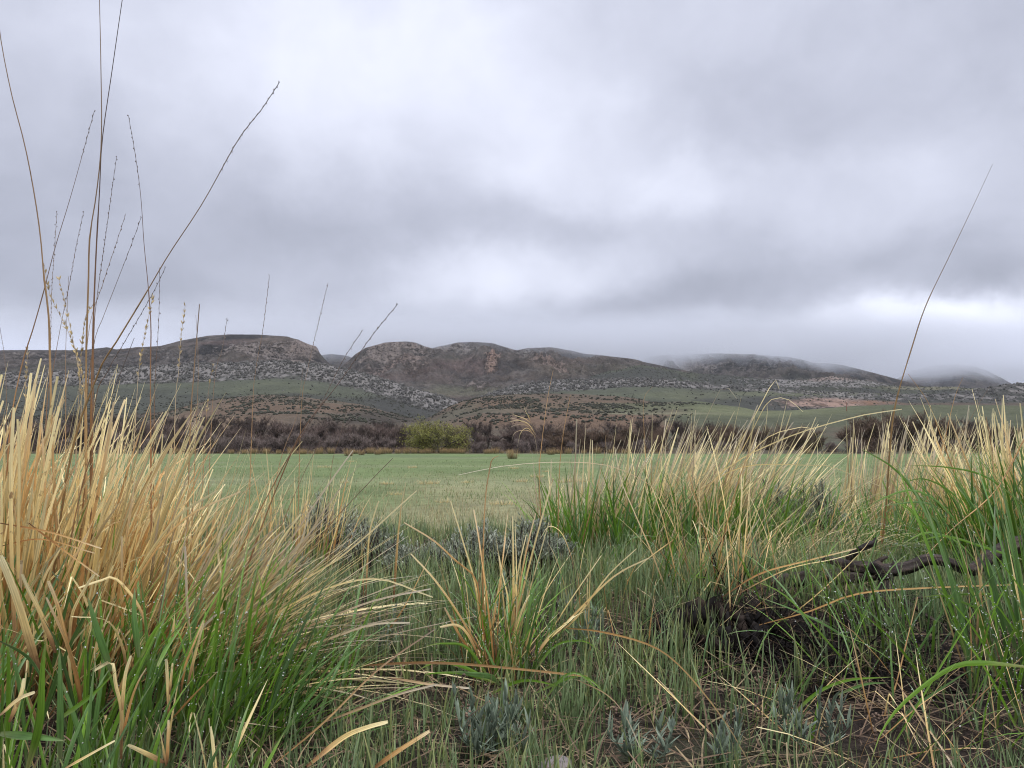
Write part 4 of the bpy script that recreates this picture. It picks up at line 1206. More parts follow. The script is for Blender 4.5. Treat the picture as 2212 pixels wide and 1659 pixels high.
def stem(parent, loc, pts, Y0, Y1, r0, r1, mat='stem', head=None, hl=.25, seed=0, v=None):
    """a tall flowering stalk; head: 'bare' zigzag of emptied spikelets, 'gold' full spike"""
    r_ = np.random.default_rng(seed)
    n = len(pts)
    P3 = np.array([at(x, y, Y0 + (Y1 - Y0) * i / (n - 1)) for i, (x, y) in enumerate(pts)]) - loc
    k = 40; P = spline(P3, k)
    Rr = np.interp(np.linspace(0, 1, k), [0, .6, 1], [r0 * .72, (r0 + r1) * .24, r1 * .5])
    # swollen joints and the leaf sheaths below them
    for j in (int(k * .3) + seed % 4, int(k * .58) + seed % 3):
        Rr[max(j - 6, 0):j] *= 1.25; Rr[j] *= 1.4
    g = Geo(); tubes(g, P[None], Rr[None], np.array([[r_.random() if v is None else v, r_.random()]]), 6)
    o = g.build('stem', M[mat], parent)
    if head:
        L = np.concatenate([[0], np.cumsum(np.linalg.norm(np.diff(P, axis=0), axis=1))])
        tot_ = L[-1]; hlen = hl * tot_
        m_ = max(int(hlen / (.008 + .007 * r_.random())), 8)
        s = np.sort(np.clip(np.linspace(tot_ - hlen, tot_, m_) + r_.normal(0, .003, m_), tot_ - hlen, tot_))
        Q = np.stack([np.interp(s, L, P[:, j]) for j in range(3)], -1)
        T = norm(np.gradient(Q, axis=0)); S = norm(np.cross(T, np.array([0, 1.0, .1])))
        zz = np.where(np.arange(m_) % 2 == 0, 1, -1)[:, None]
        amp = .0013 if head == 'bare' else .003
        cen = Q + S * zz * amp + r_.normal(0, .0009, (m_, 3))
        gh = Geo()
        if head == 'bare':
            sc_ = np.stack([np.full(m_, .0010), np.full(m_, .0010), np.full(m_, .0024)], -1) * r_.uniform(.6, 1.2, (m_, 1))
            lumps(gh, cen, sc_, .2, r_, sub=0)
            wig = Q + S * zz * .0011
            tubes(gh, wig[None], np.full((1, m_), max(r1 * .55, .0004)), np.array([[.5, .4]]), 4)
            o2 = gh.build('seed_head', M['seed_dark'], o)
        else:
            nn = m_ * 3
            ii = r_.integers(0, m_, nn)
            b = Q[ii]; dirs = norm(T[ii] * 1.0 + S[ii] * r_.choice([-1, 1], nn)[:, None] * r_.uniform(.1, .5, (nn, 1)) + r_.normal(0, .12, (nn, 3)))
            LL = r_.uniform(.007, .014, (nn, 1))
            PP = np.stack([b, b + dirs * LL * .5, b + dirs * LL], 1)
            ribbons(gh, PP, np.tile([[.0008, .0018, .0003]], (nn, 1)), norm(r_.normal(0, 1, (nn, 3))), r_.random((nn, 2)), three=False)
            o2 = gh.build('seed_head', M['seed'], o)
    return o
def clump(name, label, loc, group='wildrye clumps on the bank', cat='grass clump'):
    c = empty(name, tuple(loc)); tag(c, label, cat, group); return c

# ---------- 1. great dry clump filling the left
r1 = np.random.default_rng(1001)
L1 = np.array([-1.02, 1.8, 0.0])
c1 = clump('ryegrass_clump', 'huge dense golden dry clump filling the left, with the tallest stalks', L1)
g = Geo()
batch(g, r1, 260, (-1.14, 1.78), (.30, .26), 20, 60, 9, 11, (0, 26), (.44, .74), (.0028, .0058), kink=.05, blunt=.5)
batch(g, r1, 270, (-1.20, 1.95), (.32, .30), 0, 60, 10, 11, (0, 30), (.42, .72), (.0025, .0050), kink=.08, blunt=.45)
batch(g, r1, 90, (-1.0, 1.8), (.16, .2), 5, 40, 17, 10, (0, 30), (.36, .54), (.0022, .0044), kink=.06, blunt=.35)
batch(g, r1, 60, (-.92, 1.72), (.14, .2), -15, 25, 34, 10, (5, 30), (.30, .46), (.0018, .0038), kink=.05, blunt=.3)
batch(g, r1, 130, (-1.0, 1.62), (.3, .16), -20, 80, 24, 16, (0, 70), (.18, .42), (.0016, .0036), kink=.3, blunt=.6)
batch(g, r1, 60, (-1.25, 1.6), (.15, .2), 90, 60, 5, 6, (0, 10), (.50, .76), (.0030, .0055), blunt=.6)
H1 = [([(35, 1450), (25, 1200), (24, 1000), (30, 880)], 1.45, 1.4, .0055), ([(60, 1500), (40, 1250), (42, 1020), (38, 905)], 1.5, 1.42, .004),
      ([(140, 1480), (185, 1200), (225, 1000), (246, 868)], 1.6, 1.5, .0042), ([(130, 1480), (195, 1150), (240, 940), (232, 890)], 1.6, 1.5, .003),
      ([(180, 1460), (290, 1250), (380, 1120), (470, 1060)], 1.6, 1.45, .0032), ([(200, 1450), (310, 1230), (400, 1120), (520, 1062)], 1.6, 1.5, .0028),
      ([(87, 1461), (68, 1399), (35, 1290), (0, 1200)], 1.12, 1.05, .0062), ([(179, 1550), (165, 1461), (146, 1394), (132, 1361), (100, 1290)], 1.25, 1.15, .0045),
      ([(165, 1461), (140, 1370), (122, 1300), (104, 1255)], 1.25, 1.2, .0038), ([(120, 1410), (90, 1330), (60, 1270), (48, 1240)], 1.2, 1.15, .0045),
      ([(150, 1420), (155, 1330), (190, 1260), (205, 1240)], 1.3, 1.25, .003), ([(0, 1130), (110, 1150), (220, 1185)], 1.5, 1.45, .002), ([(62, 1130), (140, 1190), (215, 1245)], 1.5, 1.45, .002),
      ([(320, 1380), (300, 1310), (250, 1250), (215, 1255), (170, 1270)], 1.35, 1.3, .0026), ([(275, 1450), (262, 1390), (230, 1340), (155, 1332)], 1.3, 1.2, .0032),
      ([(0, 1180), (90, 1165), (205, 1195)], 1.55, 1.5, .0016)]
for pts, a, b, hw in H1: hero(g, pts, a, b, hw, r1)
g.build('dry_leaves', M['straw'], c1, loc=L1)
g = Geo()
P_ = batch(g, r1, 150, (-.85, 1.38), (.42, .24), 10, 70, 12, 9, (5, 45), (.24, .42), (.0024, .0048), blunt=.05, fold=.4)
batch(g, r1, 60, (-1.0, 1.75), (.3, .2), 0, 60, 10, 8, (0, 35), (.3, .5), (.002, .004), blunt=.05, fold=.4)
for pts, a, b, hw in [([(60, 1659), (85, 1560), (92, 1440), (100, 1380)], 1.0, .98, .0052), ([(240, 1450), (210, 1360), (190, 1290)], 1.15, 1.1, .0055), ([(300, 1420), (290, 1330), (291, 1270)], 1.2, 1.2, .0055),
                      ([(130, 1640), (130, 1500), (128, 1400)], 1.05, 1.05, .005), ([(0, 1385), (60, 1420), (100, 1480)], 1.05, 1.1, .005), ([(0, 1585), (80, 1592), (140, 1600)], 1.0, 1.0, .005),
                      ([(305, 1420), (330, 1370), (357, 1335)], 1.2, 1.2, .003), ([(340, 1440), (360, 1400), (395, 1350)], 1.2, 1.25, .0035), ([(120, 1560), (200, 1500), (250, 1450)], 1.05, 1.1, .003)]:
    hero(g, pts, a, b, hw, r1, blunt=False)
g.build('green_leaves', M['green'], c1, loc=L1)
drops(r1, P_, 420, c1, L1)
ST = [  # picture path from foot to tip, distance foot, distance tip, radii, head
 ([(140, 1480), (115, 1000), (108, 778), (105, 681), (95, 598), (87, 508), (73, 413), (53, 311), (24, 199), (0, 73), (-10, -40)], 1.7, 1.5, .0042, .0014, None, 0, .1),
 ([(188, 1450), (186, 1000), (186, 802), (187, 729), (191, 608), (194, 511), (209, 413), (219, 301), (218, 146), (215, 0), (214, -80)], 1.75, 1.6, .0040, .0013, None, 0, .2),
 ([(200, 1450), (196, 1000), (200, 750), (207, 559), (215, 413), (221, 301), (243, 146), (264, 0), (275, -70)], 1.78, 1.6, .0036, .0013, None, 0, .9),
 ([(95, 1400), (150, 1000), (214, 802), (248, 744), (316, 632), (365, 549), (438, 438), (515, 301), (564, 238), (604, 177)], 1.7, 1.55, .0034, .0012, 'bare', .17, .3),
 ([(0, 1300), (20, 950), (44, 802), (73, 705), (95, 627), (119, 535), (156, 413), (204, 239)], 1.8, 1.75, .0028, .0008, 'bare', .10, .6),
 ([(330, 1380), (326, 1000), (325, 802), (326, 705), (320, 617), (311, 525), (304, 423), (291, 326), (277, 248)], 1.9, 1.9, .0032, .0008, 'bare', .14, .8),
 ([(200, 1400), (200, 1000), (203, 729), (209, 647), (226, 525), (238, 438), (252, 337)], 1.95, 1.95, .0026, .0007, 'bare', .25, .7),
 ([(180, 1400), (182, 1000), (190, 729), (224, 608), (248, 535), (272, 461)], 2.0, 2.0, .0024, .0007, 'bare', .22, .4),
 ([(170, 1380), (185, 900), (204, 739), (219, 695), (253, 608), (287, 520), (305, 469)], 2.0, 1.9, .0026, .0007, 'bare', .12, .5),
 ([(90, 1380), (100, 900), (114, 802), (131, 705), (151, 608), (165, 530), (181, 456)], 2.1, 2.1, .0026, .0006, 'bare', .25, .6),
 ([(110, 1380), (108, 900), (110, 700), (112, 622), (117, 550), (123, 455)], 2.1, 2.1, .0022, .0006, 'bare', .4, .4),
 ([(150, 1400), (200, 900), (233, 802), (263, 749), (306, 676), (336, 622), (358, 576)], 1.9, 1.9, .0026, .0007, 'bare', .3, .9),
 ([(330, 1350), (333, 900), (336, 802), (343, 691), (345, 579)], 2.1, 2.1, .0024, .0006, 'bare', .25, .6),
 ([(370, 1350), (378, 900), (386, 802), (391, 729), (400, 661)], 2.0, 2.0, .0026, .0009, 'gold', .20, .4),
 ([(400, 1350), (410, 950), (419, 802), (425, 729), (431, 657)], 1.9, 1.85, .0036, .0022, None, 0, .3),
 ([(405, 1350), (425, 900), (428, 780), (423, 680)], 1.9, 1.95, .0022, .0008, None, 0, .3),
 ([(440, 1350), (455, 950), (466, 802), (479, 759), (491, 686)], 2.2, 2.2, .0024, .0006, 'bare', .25, .5),
 ([(140, 1350), (142, 900), (142, 760), (148, 597)], 2.0, 2.0, .0022, .0009, None, 0, .4),
 ([(160, 1350), (175, 900), (170, 802), (148, 690), (128, 605)], 1.9, 1.9, .0022, .0009, 'gold', .35, .5),
 ([(180, 1350), (185, 900), (160, 750), (110, 640), (96, 575)], 1.9, 1.85, .002, .0008, 'gold', .4, .5),
 ([(150, 1350), (168, 900), (182, 700), (200, 660)], 1.8, 1.8, .0024, .0012, 'gold', .25, .5),
 ([(260, 1350), (290, 950), (300, 800), (318, 700), (330, 640)], 2.0, 2.0, .0022, .0008, 'gold', .25, .5),
 ([(20, 1350), (15, 1000), (12, 800), (0, 707)], 1.9, 1.9, .002, .0008, None, 0, .5),
 ([(60, 1350), (55, 900), (58, 790), (60, 745)], 2.1, 2.1, .002, .0008, 'gold', .2, .5),
 ([(120, 1350), (170, 1080), (215, 930), (255, 820), (290, 730)], 1.6, 1.6, .0022, .0010, None, 0, .95),
]
for i, (pts, a, b, r0, r1_, hd, hl, v) in enumerate(ST):
    stem(c1, L1, pts, a, b, r0, r1_, 'stem' if hd != 'gold' else 'stem_pale', hd, hl, seed=i, v=v)

# ---------- 2. swept clump leaning right
r2 = np.random.default_rng(1002)
L2 = np.array([-.74, 2.0, 0.0])
c2 = clump('ryegrass_clump', 'pale straw clump swept over to the right, green shoots at its foot', L2)
g = Geo()
batch(g, r2, 130, (-.76, 1.88), (.14, .14), -16, 16, 50, 12, (0, 35), (.42, .70), (.0026, .0052), blunt=.25, wob=.015)
batch(g, r2, 70, (-.80, 1.9), (.14, .14), -14, 20, 38, 8, (0, 25), (.34, .54), (.0020, .0044), blunt=.3)
batch(g, r2, 36, (-.80, 1.95), (.14, .14), 0, 40, 22, 9, (0, 20), (.32, .50), (.0015, .0032), blunt=.4)
batch(g, r2, 60, (-.66, 1.75), (.14, .12), -15, 30, 64, 9, (0, 25), (.28, .56), (.0014, .0030), blunt=.4)
for pts, a, b, hw in [([(455, 1440), (540, 1300), (600, 1180), (650, 1110)], 1.75, 1.65, .003), ([(430, 1440), (480, 1300), (470, 1180), (485, 1130)], 1.7, 1.65, .003),
                      ([(470, 1420), (600, 1290), (740, 1200), (900, 1060)], 1.8, 1.6, .0022), ([(500, 1400), (640, 1300), (800, 1250), (935, 1290)], 1.8, 1.6, .0024),
                      ([(500, 1420), (650, 1360), (800, 1300), (930, 1272)], 1.7, 1.55, .0024), ([(520, 1440), (680, 1390), (800, 1350), (885, 1345)], 1.65, 1.55, .0028),
                      ([(408, 1560), (416, 1450), (405, 1320), (400, 1180)], 1.5, 1.45, .0032), ([(480, 1400), (575, 1260), (640, 1190), (668, 1112)], 1.75, 1.7, .0026)]:
    hero(g, pts, a, b, hw, r2)
g.build('dry_leaves', M['straw_pale'], c2, loc=L2)
g = Geo()
P_ = batch(g, r2, 150, (-.62, 1.6), (.28, .24), 20, 60, 14, 10, (5, 50), (.2, .38), (.0022, .0044), blunt=.05, fold=.4)
batch(g, r2, 50, (-.5, 1.5), (.15, .15), 0, 30, 45, 10, (5, 30), (.2, .34), (.0022, .0042), blunt=.05, fold=.4)
g.build('green_leaves', M['green'], c2, loc=L2)
drops(r2, P_, 380, c2, L2)
S2 = [([(480, 1400), (550, 1180), (620, 1000), (660, 920), (730, 830), (800, 730), (859, 657)], 1.8, 1.7, .0030, .0009, 'bare', .22, .95),
      ([(450, 1400), (520, 1190), (600, 1030), (640, 960), (690, 880), (740, 780), (782, 715)], 1.85, 1.8, .0028, .0008, 'bare', .18, .9),
      ([(530, 1350), (545, 900), (552, 802), (569, 705), (582, 594)], 2.2, 2.2, .0022, .0006, 'bare', .28, .5),
      ([(640, 1300), (650, 900), (664, 802), (686, 705), (709, 610)], 2.5, 2.5, .0022, .0006, 'bare', .28, .5),
      ([(520, 1430), (610, 1290), (700, 1150), (790, 1050), (848, 990)], 1.8, 1.7, .0032, .0012, None, 0, .3),
      ([(500, 1400), (640, 1060), (700, 940), (755, 850)], 2.0, 2.0, .002, .0007, None, 0, .7),
      ([(560, 1300), (600, 1020), (640, 900), (655, 790)], 2.3, 2.3, .0022, .0008, None, 0, .5),
      ([(430, 1300), (440, 1000), (450, 850), (460, 790)], 2.2, 2.2, .0022, .001, 'gold', .2, .5)]
for i, (pts, a, b, r0, r1_, hd, hl, v) in enumerate(S2): stem(c2, L2, pts, a, b, r0, r1_, 'stem', hd, hl, seed=40 + i, v=v)

# ---------- 3. thinner upright clumps behind
def dry_clump(seed, label, C, specs, greens=(), stems_=(), mat='straw', gmat='green', ndrop=0, name='ryegrass_clump', heroes=(), gheroes=(), darks=()):
    r_ = np.random.default_rng(seed)
    loc = np.array([C[0], C[1], 0.0]); c = clump(name, label, loc)
    if specs or heroes:
        g = Geo()
        for s_ in specs: batch(g, r_, *s_[:-1], **s_[-1])
        for pts, a, b, hw in heroes: hero(g, pts, a, b, hw * (.72 if seed == 1014 else 1), r_, tw=.8)
        g.build('dry_leaves', M[mat], c, loc=loc)
    Pk = None
    if greens or gheroes:
        g = Geo()
        for s_ in greens: Pk = batch(g, r_, *s_[:-1], **s_[-1])
        for pts, a, b, hw in gheroes: hero(g, pts, a, b, hw, r_, blunt=False)
        g.build('green_leaves', M[gmat], c, loc=loc)
        if ndrop and Pk is not None: drops(r_, Pk, ndrop, c, loc)
    if darks:
        g = Geo()
        for s_ in darks: batch(g, r_, *s_[:-1], **s_[-1])
        g.build('charred_stalks', M['charcoal'], c, loc=loc)
    for i, (pts, a, b, r0, rr_, hd, hl, v) in enumerate(stems_): stem(c, loc, pts, a, b, r0 * 1.2, rr_ * 1.3, 'stem_spotted' if v == .2 or v == .1 else 'stem', hd, hl, seed=seed + i, v=v)
    return c
K = dict(k=7)
dry_clump(1003, 'upright straw clump with brown stalks just behind the swept one', (-.98, 2.7),
          [(60, (-1.1, 2.7), (.22, .2), 20, 60, 8, 8, (0, 15), (.26, .48), (.002, .0038), dict(k=7, blunt=.5, kink=.06)),
           (60, (-1.3, 2.8), (.3, .25), 20, 60, 8, 7, (0, 15), (.42, .64), (.0016, .003), dict(k=7, blunt=.5))],
          [(60, (-1.0, 2.6), (.3, .2), 0, 90, 14, 8, (0, 40), (.2, .36), (.0018, .0032), dict(k=7, blunt=.05))])
dry_clump(1004, 'slender cream clump of thin upright straws in front of the sagebrush', (-.86, 3.35),
          [(60, (-.9, 3.35), (.15, .14), 30, 60, 6, 5, (0, 12), (.32, .58), (.0018, .0034), dict(k=7, blunt=.35)),
           (40, (-.84, 3.25), (.2, .14), 0, 60, 16, 9, (0, 35), (.25, .45), (.0013, .0024), dict(k=7, kink=.15))],
          [(40, (-.85, 3.3), (.2, .15), 0, 90, 14, 8, (0, 40), (.15, .3), (.0018, .003), dict(k=7, blunt=.05))],
          [([(700, 1250), (715, 1020), (735, 940), (752, 872)], 3.3, 3.3, .002, .0008, None, 0, .5)])
# ---------- 4. open clump in the middle
MH = [([(1064, 1463), (1043, 1389), (1027, 1266), (1002, 1176), (973, 1082)], 1.85, 1.8, .0024), ([(1055, 1440), (1039, 1327), (1027, 1250), (986, 1213), (937, 1168), (873, 1129)], 1.85, 1.75, .0024),
      ([(1060, 1440), (1027, 1389), (986, 1319), (937, 1250), (887, 1196)], 1.82, 1.75, .0028), ([(1031, 1426), (998, 1381), (975, 1340), (960, 1312)], 1.8, 1.78, .004), ([(1040, 1430), (1010, 1370), (985, 1350), (950, 1355)], 1.8, 1.75, .0038),
      ([(1112, 1400), (1109, 1300), (1109, 1225), (1107, 1114)], 1.95, 1.95, .0036), ([(1100, 1400), (1098, 1300), (1085, 1240), (1078, 1200)], 1.95, 1.95, .0026), ([(1105, 1400), (1108, 1320), (1120, 1230), (1137, 1155)], 1.95, 1.95, .0028),
      ([(1095, 1420), (1137, 1246), (1166, 1135), (1195, 1033)], 1.9, 1.9, .0026), ([(1120, 1430), (1141, 1381), (1155, 1330), (1166, 1298)], 1.85, 1.85, .003), ([(1095, 1420), (1120, 1340), (1135, 1300), (1144, 1285)], 1.85, 1.85, .0036),
      ([(1150, 1428), (1175, 1390), (1232, 1336), (1325, 1246), (1402, 1205)], 1.8, 1.9, .0030), ([(1150, 1428), (1185, 1380), (1240, 1340), (1312, 1245), (1375, 1185)], 1.8, 1.9, .0024), ([(1152, 1426), (1180, 1385), (1225, 1345), (1240, 1330)], 1.8, 1.85, .004),
      ([(1140, 1440), (1180, 1380), (1230, 1300), (1299, 1200)], 1.9, 1.95, .0018), ([(850, 1300), (858, 1180), (866, 1100), (877, 1041)], 2.2, 2.2, .0046), ([(790, 1290), (797, 1164), (806, 1120), (818, 1082)], 2.3, 2.3, .0028),
      ([(786, 1290), (782, 1200), (781, 1139)], 2.3, 2.3, .0026), ([(1240, 1230), (1232, 1196), (1212, 1150), (1186, 1137), (1166, 1165)], 2.3, 2.3, .0018), ([(822, 1380), (868, 1320), (930, 1200)], 2.0, 2.0, .0018)]
GH = [([(1060, 1470), (1010, 1400), (960, 1390), (920, 1395)], 1.75, 1.65, .0036), ([(1065, 1475), (1000, 1440), (940, 1432), (900, 1450)], 1.75, 1.65, .0036), ([(1070, 1475), (1000, 1455), (930, 1455), (915, 1462)], 1.72, 1.62, .003),
      ([(1080, 1480), (1060, 1462), (1010, 1455), (980, 1450)], 1.72, 1.6, .006), ([(1125, 1420), (1140, 1330), (1155, 1270), (1190, 1235)], 1.85, 1.9, .005), ([(1060, 1500), (1110, 1475), (1150, 1470), (1220, 1485)], 1.7, 1.6, .0034),
      ([(1150, 1455), (1200, 1395), (1260, 1385), (1300, 1410)], 1.8, 1.85, .003), ([(1150, 1500), (1230, 1465), (1270, 1465), (1330, 1520)], 1.65, 1.6, .0028), ([(1170, 1520), (1220, 1460), (1262, 1462), (1320, 1530)], 1.6, 1.6, .0026)]
dry_clump(1005, 'small open clump standing alone in the middle, with one rust spotted stalk', (-.02, 1.88),
          [(24, (-.03, 1.88), (.08, .08), 90, 60, 13, 8, (0, 20), (.20, .42), (.0013, .0026), dict(kink=.1, blunt=.5)),
           (26, (-.03, 1.85), (.09, .09), 60, 90, 30, 14, (0, 60), (.1, .26), (.0012, .0026), dict(kink=.2, blunt=.5))],
          [(75, (-.02, 1.86), (.11, .09), 60, 90, 16, 12, (10, 80), (.16, .36), (.0018, .0038), dict(blunt=.05, fold=.4))],
          [([(1068, 1460), (1047, 1348), (1043, 1225), (1049, 1074), (1061, 996)], 1.88, 1.85, .0034, .0024, None, 0, .2), ([(1064, 1460), (1038, 1300), (1030, 1220)], 1.88, 1.86, .0024, .0014, None, 0, .9),
           ([(1061, 998), (1066, 990), (1078, 984)], 1.85, 1.85, .0014, .0008, None, 0, .1), ([(1075, 1460), (1062, 1330), (1056, 1240)], 1.9, 1.9, .0026, .0014, None, 0, .99)],
          ndrop=260, heroes=MH, gheroes=GH)
# ---------- 5. broad green and straw clump right of the middle
ra = [(1309, 933), (1215, 950)]
R5H = [([(1447, 1294), (1404, 1185), (1367, 1099), (1341, 1036), (1328, 966)], 2.3, 2.4, .0026), ([(1501, 1222), (1475, 1139), (1447, 1094), (1410, 1051), (1324, 1008), (1218, 998), (1094, 1006), (990, 1026)], 2.6, 2.2, .0018),
       ([(1460, 1150), (1560, 1020), (1700, 945), (1850, 900), (1948, 884)], 3.4, 3.0, .0030), ([(1590, 1200), (1601, 1094), (1601, 1008)], 3.2, 3.2, .004), ([(1553, 1294), (1575, 1230), (1640, 1120)], 2.9, 2.9, .0035),
       ([(1480, 1080), (1600, 1010), (1750, 1005), (1800, 1010), (1900, 1050)], 3.0, 2.8, .0022), ([(1375, 1200), (1430, 1100), (1480, 1000), (1545, 862), (1562, 838), (1585, 845), (1592, 862)], 3.8, 3.8, .0022),
       ([(1500, 1120), (1590, 970), (1640, 880), (1668, 828), (1680, 822), (1683, 840)], 3.8, 3.8, .0026), ([(1560, 1050), (1620, 940), (1660, 868), (1700, 862), (1735, 890)], 3.7, 3.7, .0018), ([(1540, 1080), (1610, 960), (1655, 872), (1656, 905), (1652, 935)], 3.7, 3.7, .0014),
       ([(1540, 1110), (1640, 960), (1720, 925), (1760, 930), (1767, 1000)], 3.5, 3.4, .0018), ([(1463, 1160), (1398, 1208), (1370, 1235)], 2.4, 2.2, .002)]
dry_clump(1006, 'broad clump right of the middle, green base and a crest of swept straw', (.75, 3.9),
          [(150, (.62, 3.9), (.38, .3), 0, 20, 20, 9, (0, 18), (.50, .72), (.003, .0055), dict(k=7, blunt=.45, kink=.03)),
           (290, (.98, 4.05), (.36, .28), 0, 30, 30, 13, (0, 22), (.50, .82), (.0034, .0064), dict(k=7, blunt=.45, kink=.04)),
           (60, (1.25, 4.05), (.3, .25), 0, 25, 40, 12, (0, 40), (.4, .70), (.0025, .0048), dict(k=7, blunt=.4, kink=.06)),
           (60, (.35, 3.9), (.22, .2), 0, 60, 12, 8, (0, 20), (.35, .56), (.0028, .005), dict(k=7, blunt=.4)),
           (70, (.9, 3.6), (.5, .25), -20, 50, 40, 16, (0, 50), (.2, .45), (.0022, .004), dict(k=7, blunt=.4, kink=.2))],
          [(230, (.42, 3.75), (.30, .2), 60, 90, 14, 10, (5, 50), (.28, .52), (.0034, .0060), dict(k=7, blunt=.03, fold=.4)),
           (270, (.80, 3.65), (.42, .25), 0, 90, 17, 12, (5, 55), (.28, .54), (.0034, .0062), dict(k=7, blunt=.03, fold=.4)),
           (190, (1.2, 3.7), (.42, .25), 0, 60, 26, 13, (5, 60), (.26, .56), (.003, .0055), dict(k=7, blunt=.03, fold=.4)),
           (60, (.55, 3.2), (.35, .12), -70, 50, 35, 15, (30, 90), (.2, .36), (.003, .005), dict(k=8, blunt=.03, fold=.4))],
          [([(1175, 1230), (1165, 1040), (1170, 960), (1183, 860), (1195, 800)], 3.3, 3.3, .003, .0012, None, 0, .1), ([(1205, 1220), (1207, 1050), (1215, 950), (1232, 853)], 3.4, 3.4, .003, .0016, None, 0, .1),
           ([(1250, 1200), (1300, 1010), (1309, 940)], 3.6, 3.6, .003, .001, None, 0, .2), ([(1400, 1200), (1395, 1000), (1390, 870), (1410, 835)], 3.8, 3.8, .003, .001, None, 0, .2)],
          mat='straw_pale', ndrop=420, heroes=R5H)
# drooping spray on a thin stalk left of it
spr = clump('grass_spray', 'single thin stalk with a drooping feathery spray left of the broad clump', (.14, 3.3, 0), cat='grass stalk')
g = Geo(); rs = np.random.default_rng(9)
stem(spr, np.array([.14, 3.3, 0]), [(1160, 1230), (1163, 1100), (1164, 1010), (1158, 960), (1148, 915)], 3.3, 3.3, .002, .0012, 'stem_pale', None, 0, seed=5)
for x1, y1, x2, y2, x3, y3, x4, y4 in [(1148, 915, 1135, 905, 1115, 898, 1105, 893), (1150, 922, 1130, 912, 1112, 905, 1095, 903), (1155, 935, 1135, 918, 1115, 918, 1098, 925), (1157, 945, 1140, 925, 1125, 935, 1118, 965),
                                       (1158, 945, 1140, 930, 1112, 935, 1104, 965), (1158, 940, 1140, 915, 1118, 908, 1098, 912), (1146, 912, 1142, 900, 1136, 890, 1132, 878)]:
    hero(g, [(x1, y1), (x2, y2), (x3, y3), (x4, y4)], 3.3, 3.28, .0012, rs, blunt=False)
g.build('spray', M['straw_pale'], spr, loc=np.array([.14, 3.3, 0]))
# ---------- 6. straw clump behind, towards the right
dry_clump(1007, 'fan of pale straws behind the fallen branch, leaning towards the far right one', (2.15, 4.3),
          [(110, (2.05, 4.3), (.26, .25), 0, 25, 14, 8, (0, 15), (.45, .76), (.0034, .006), dict(k=7, blunt=.4)),
           (190, (2.32, 4.3), (.30, .25), 0, 25, 20, 9, (0, 18), (.50, .80), (.003, .0055), dict(k=7, blunt=.4, kink=.04)),
           (90, (2.0, 4.1), (.4, .25), 0, 90, 30, 20, (0, 50), (.2, .45), (.0025, .0042), dict(k=7, kink=.2))],
          [(200, (2.2, 4.0), (.4, .25), 0, 90, 16, 10, (5, 50), (.28, .50), (.0034, .0058), dict(k=7, blunt=.03))],
          [([(1905, 1180), (1915, 1080), (1923, 960), (1935, 870), (1970, 750), (2000, 660), (2050, 555), (2100, 450), (2144, 355)], 3.2, 3.0, .0045, .0008, None, 0, .4),
           ([(2100, 1150), (2075, 1060), (2050, 990), (2035, 950), (2005, 870), (1962, 808)], 3.2, 3.2, .0042, .0012, None, 0, .1),
           ([(1985, 1150), (2010, 1050), (2040, 950), (2062, 860), (2080, 815)], 3.4, 3.4, .0042, .0012, None, 0, .2), ([(2010, 1120), (2060, 980), (2110, 880), (2138, 835)], 3.6, 3.6, .003, .0010, None, 0, .4),
           ([(2130, 1150), (2125, 1000), (2118, 950)], 3.4, 3.4, .003, .0016, None, 0, .2)],
          mat='straw_pale')
# ---------- 7. far right clump
G7 = [([(2060, 1250), (2010, 1120), (1940, 1020), (1870, 975), (1862, 970)], 2.7, 2.5, .005), ([(2120, 1250), (2060, 1120), (1980, 1060), (1900, 1080), (1860, 1110)], 2.6, 2.4, .0045), ([(2140, 1230), (2080, 1090), (2000, 1035), (1935, 1050)], 2.6, 2.5, .004),
      ([(2212, 1090), (2130, 1030), (2050, 1010), (1960, 1005)], 2.6, 2.5, .0036), ([(2150, 1300), (2090, 1190), (2010, 1150), (1940, 1180)], 2.4, 2.2, .0045), ([(2212, 1210), (2120, 1180), (2040, 1158), (1970, 1175)], 2.3, 2.1, .004),
      ([(2090, 1220), (2030, 1110), (1990, 1085), (1890, 1095)], 2.6, 2.4, .004), ([(2040, 1230), (1990, 1130), (1950, 1090), (1885, 1065)], 2.7, 2.6, .0036)]
dry_clump(1008, 'lush green clump at the far right edge with blunt straws on top', (1.95, 2.9),
          [(95, (1.95, 3.0), (.17, .2), 90, 60, 9, 8, (0, 12), (.56, .80), (.0034, .0062), dict(blunt=.8)),
           (60, (1.85, 3.0), (.25, .22), 10, 30, 26, 10, (0, 18), (.4, .66), (.002, .004), dict(blunt=.4))],
          [(220, (1.98, 3.05), (.28, .2), 180, 60, 18, 12, (5, 60), (.36, .64), (.0030, .0062), dict(k=9, blunt=.02, fold=.4)),
           (150, (2.05, 2.8), (.28, .25), 180, 90, 12, 9, (0, 45), (.40, .66), (.0030, .0062), dict(k=9, blunt=.02, fold=.4)),
           (20, (1.7, 2.95), (.15, .12), 180, 40, 38, 14, (20, 80), (.3, .5), (.0028, .005), dict(k=9, blunt=.02, fold=.4))],
          [([(2212, 950), (2150, 1060), (2060, 1140), (2000, 1200)], 2.6, 2.5, .003, .0016, None, 0, .1), ([(2160, 1300), (2145, 1000), (2130, 900)], 2.9, 2.9, .003, .002, None, 0, .1)],
          ndrop=900, gheroes=G7)
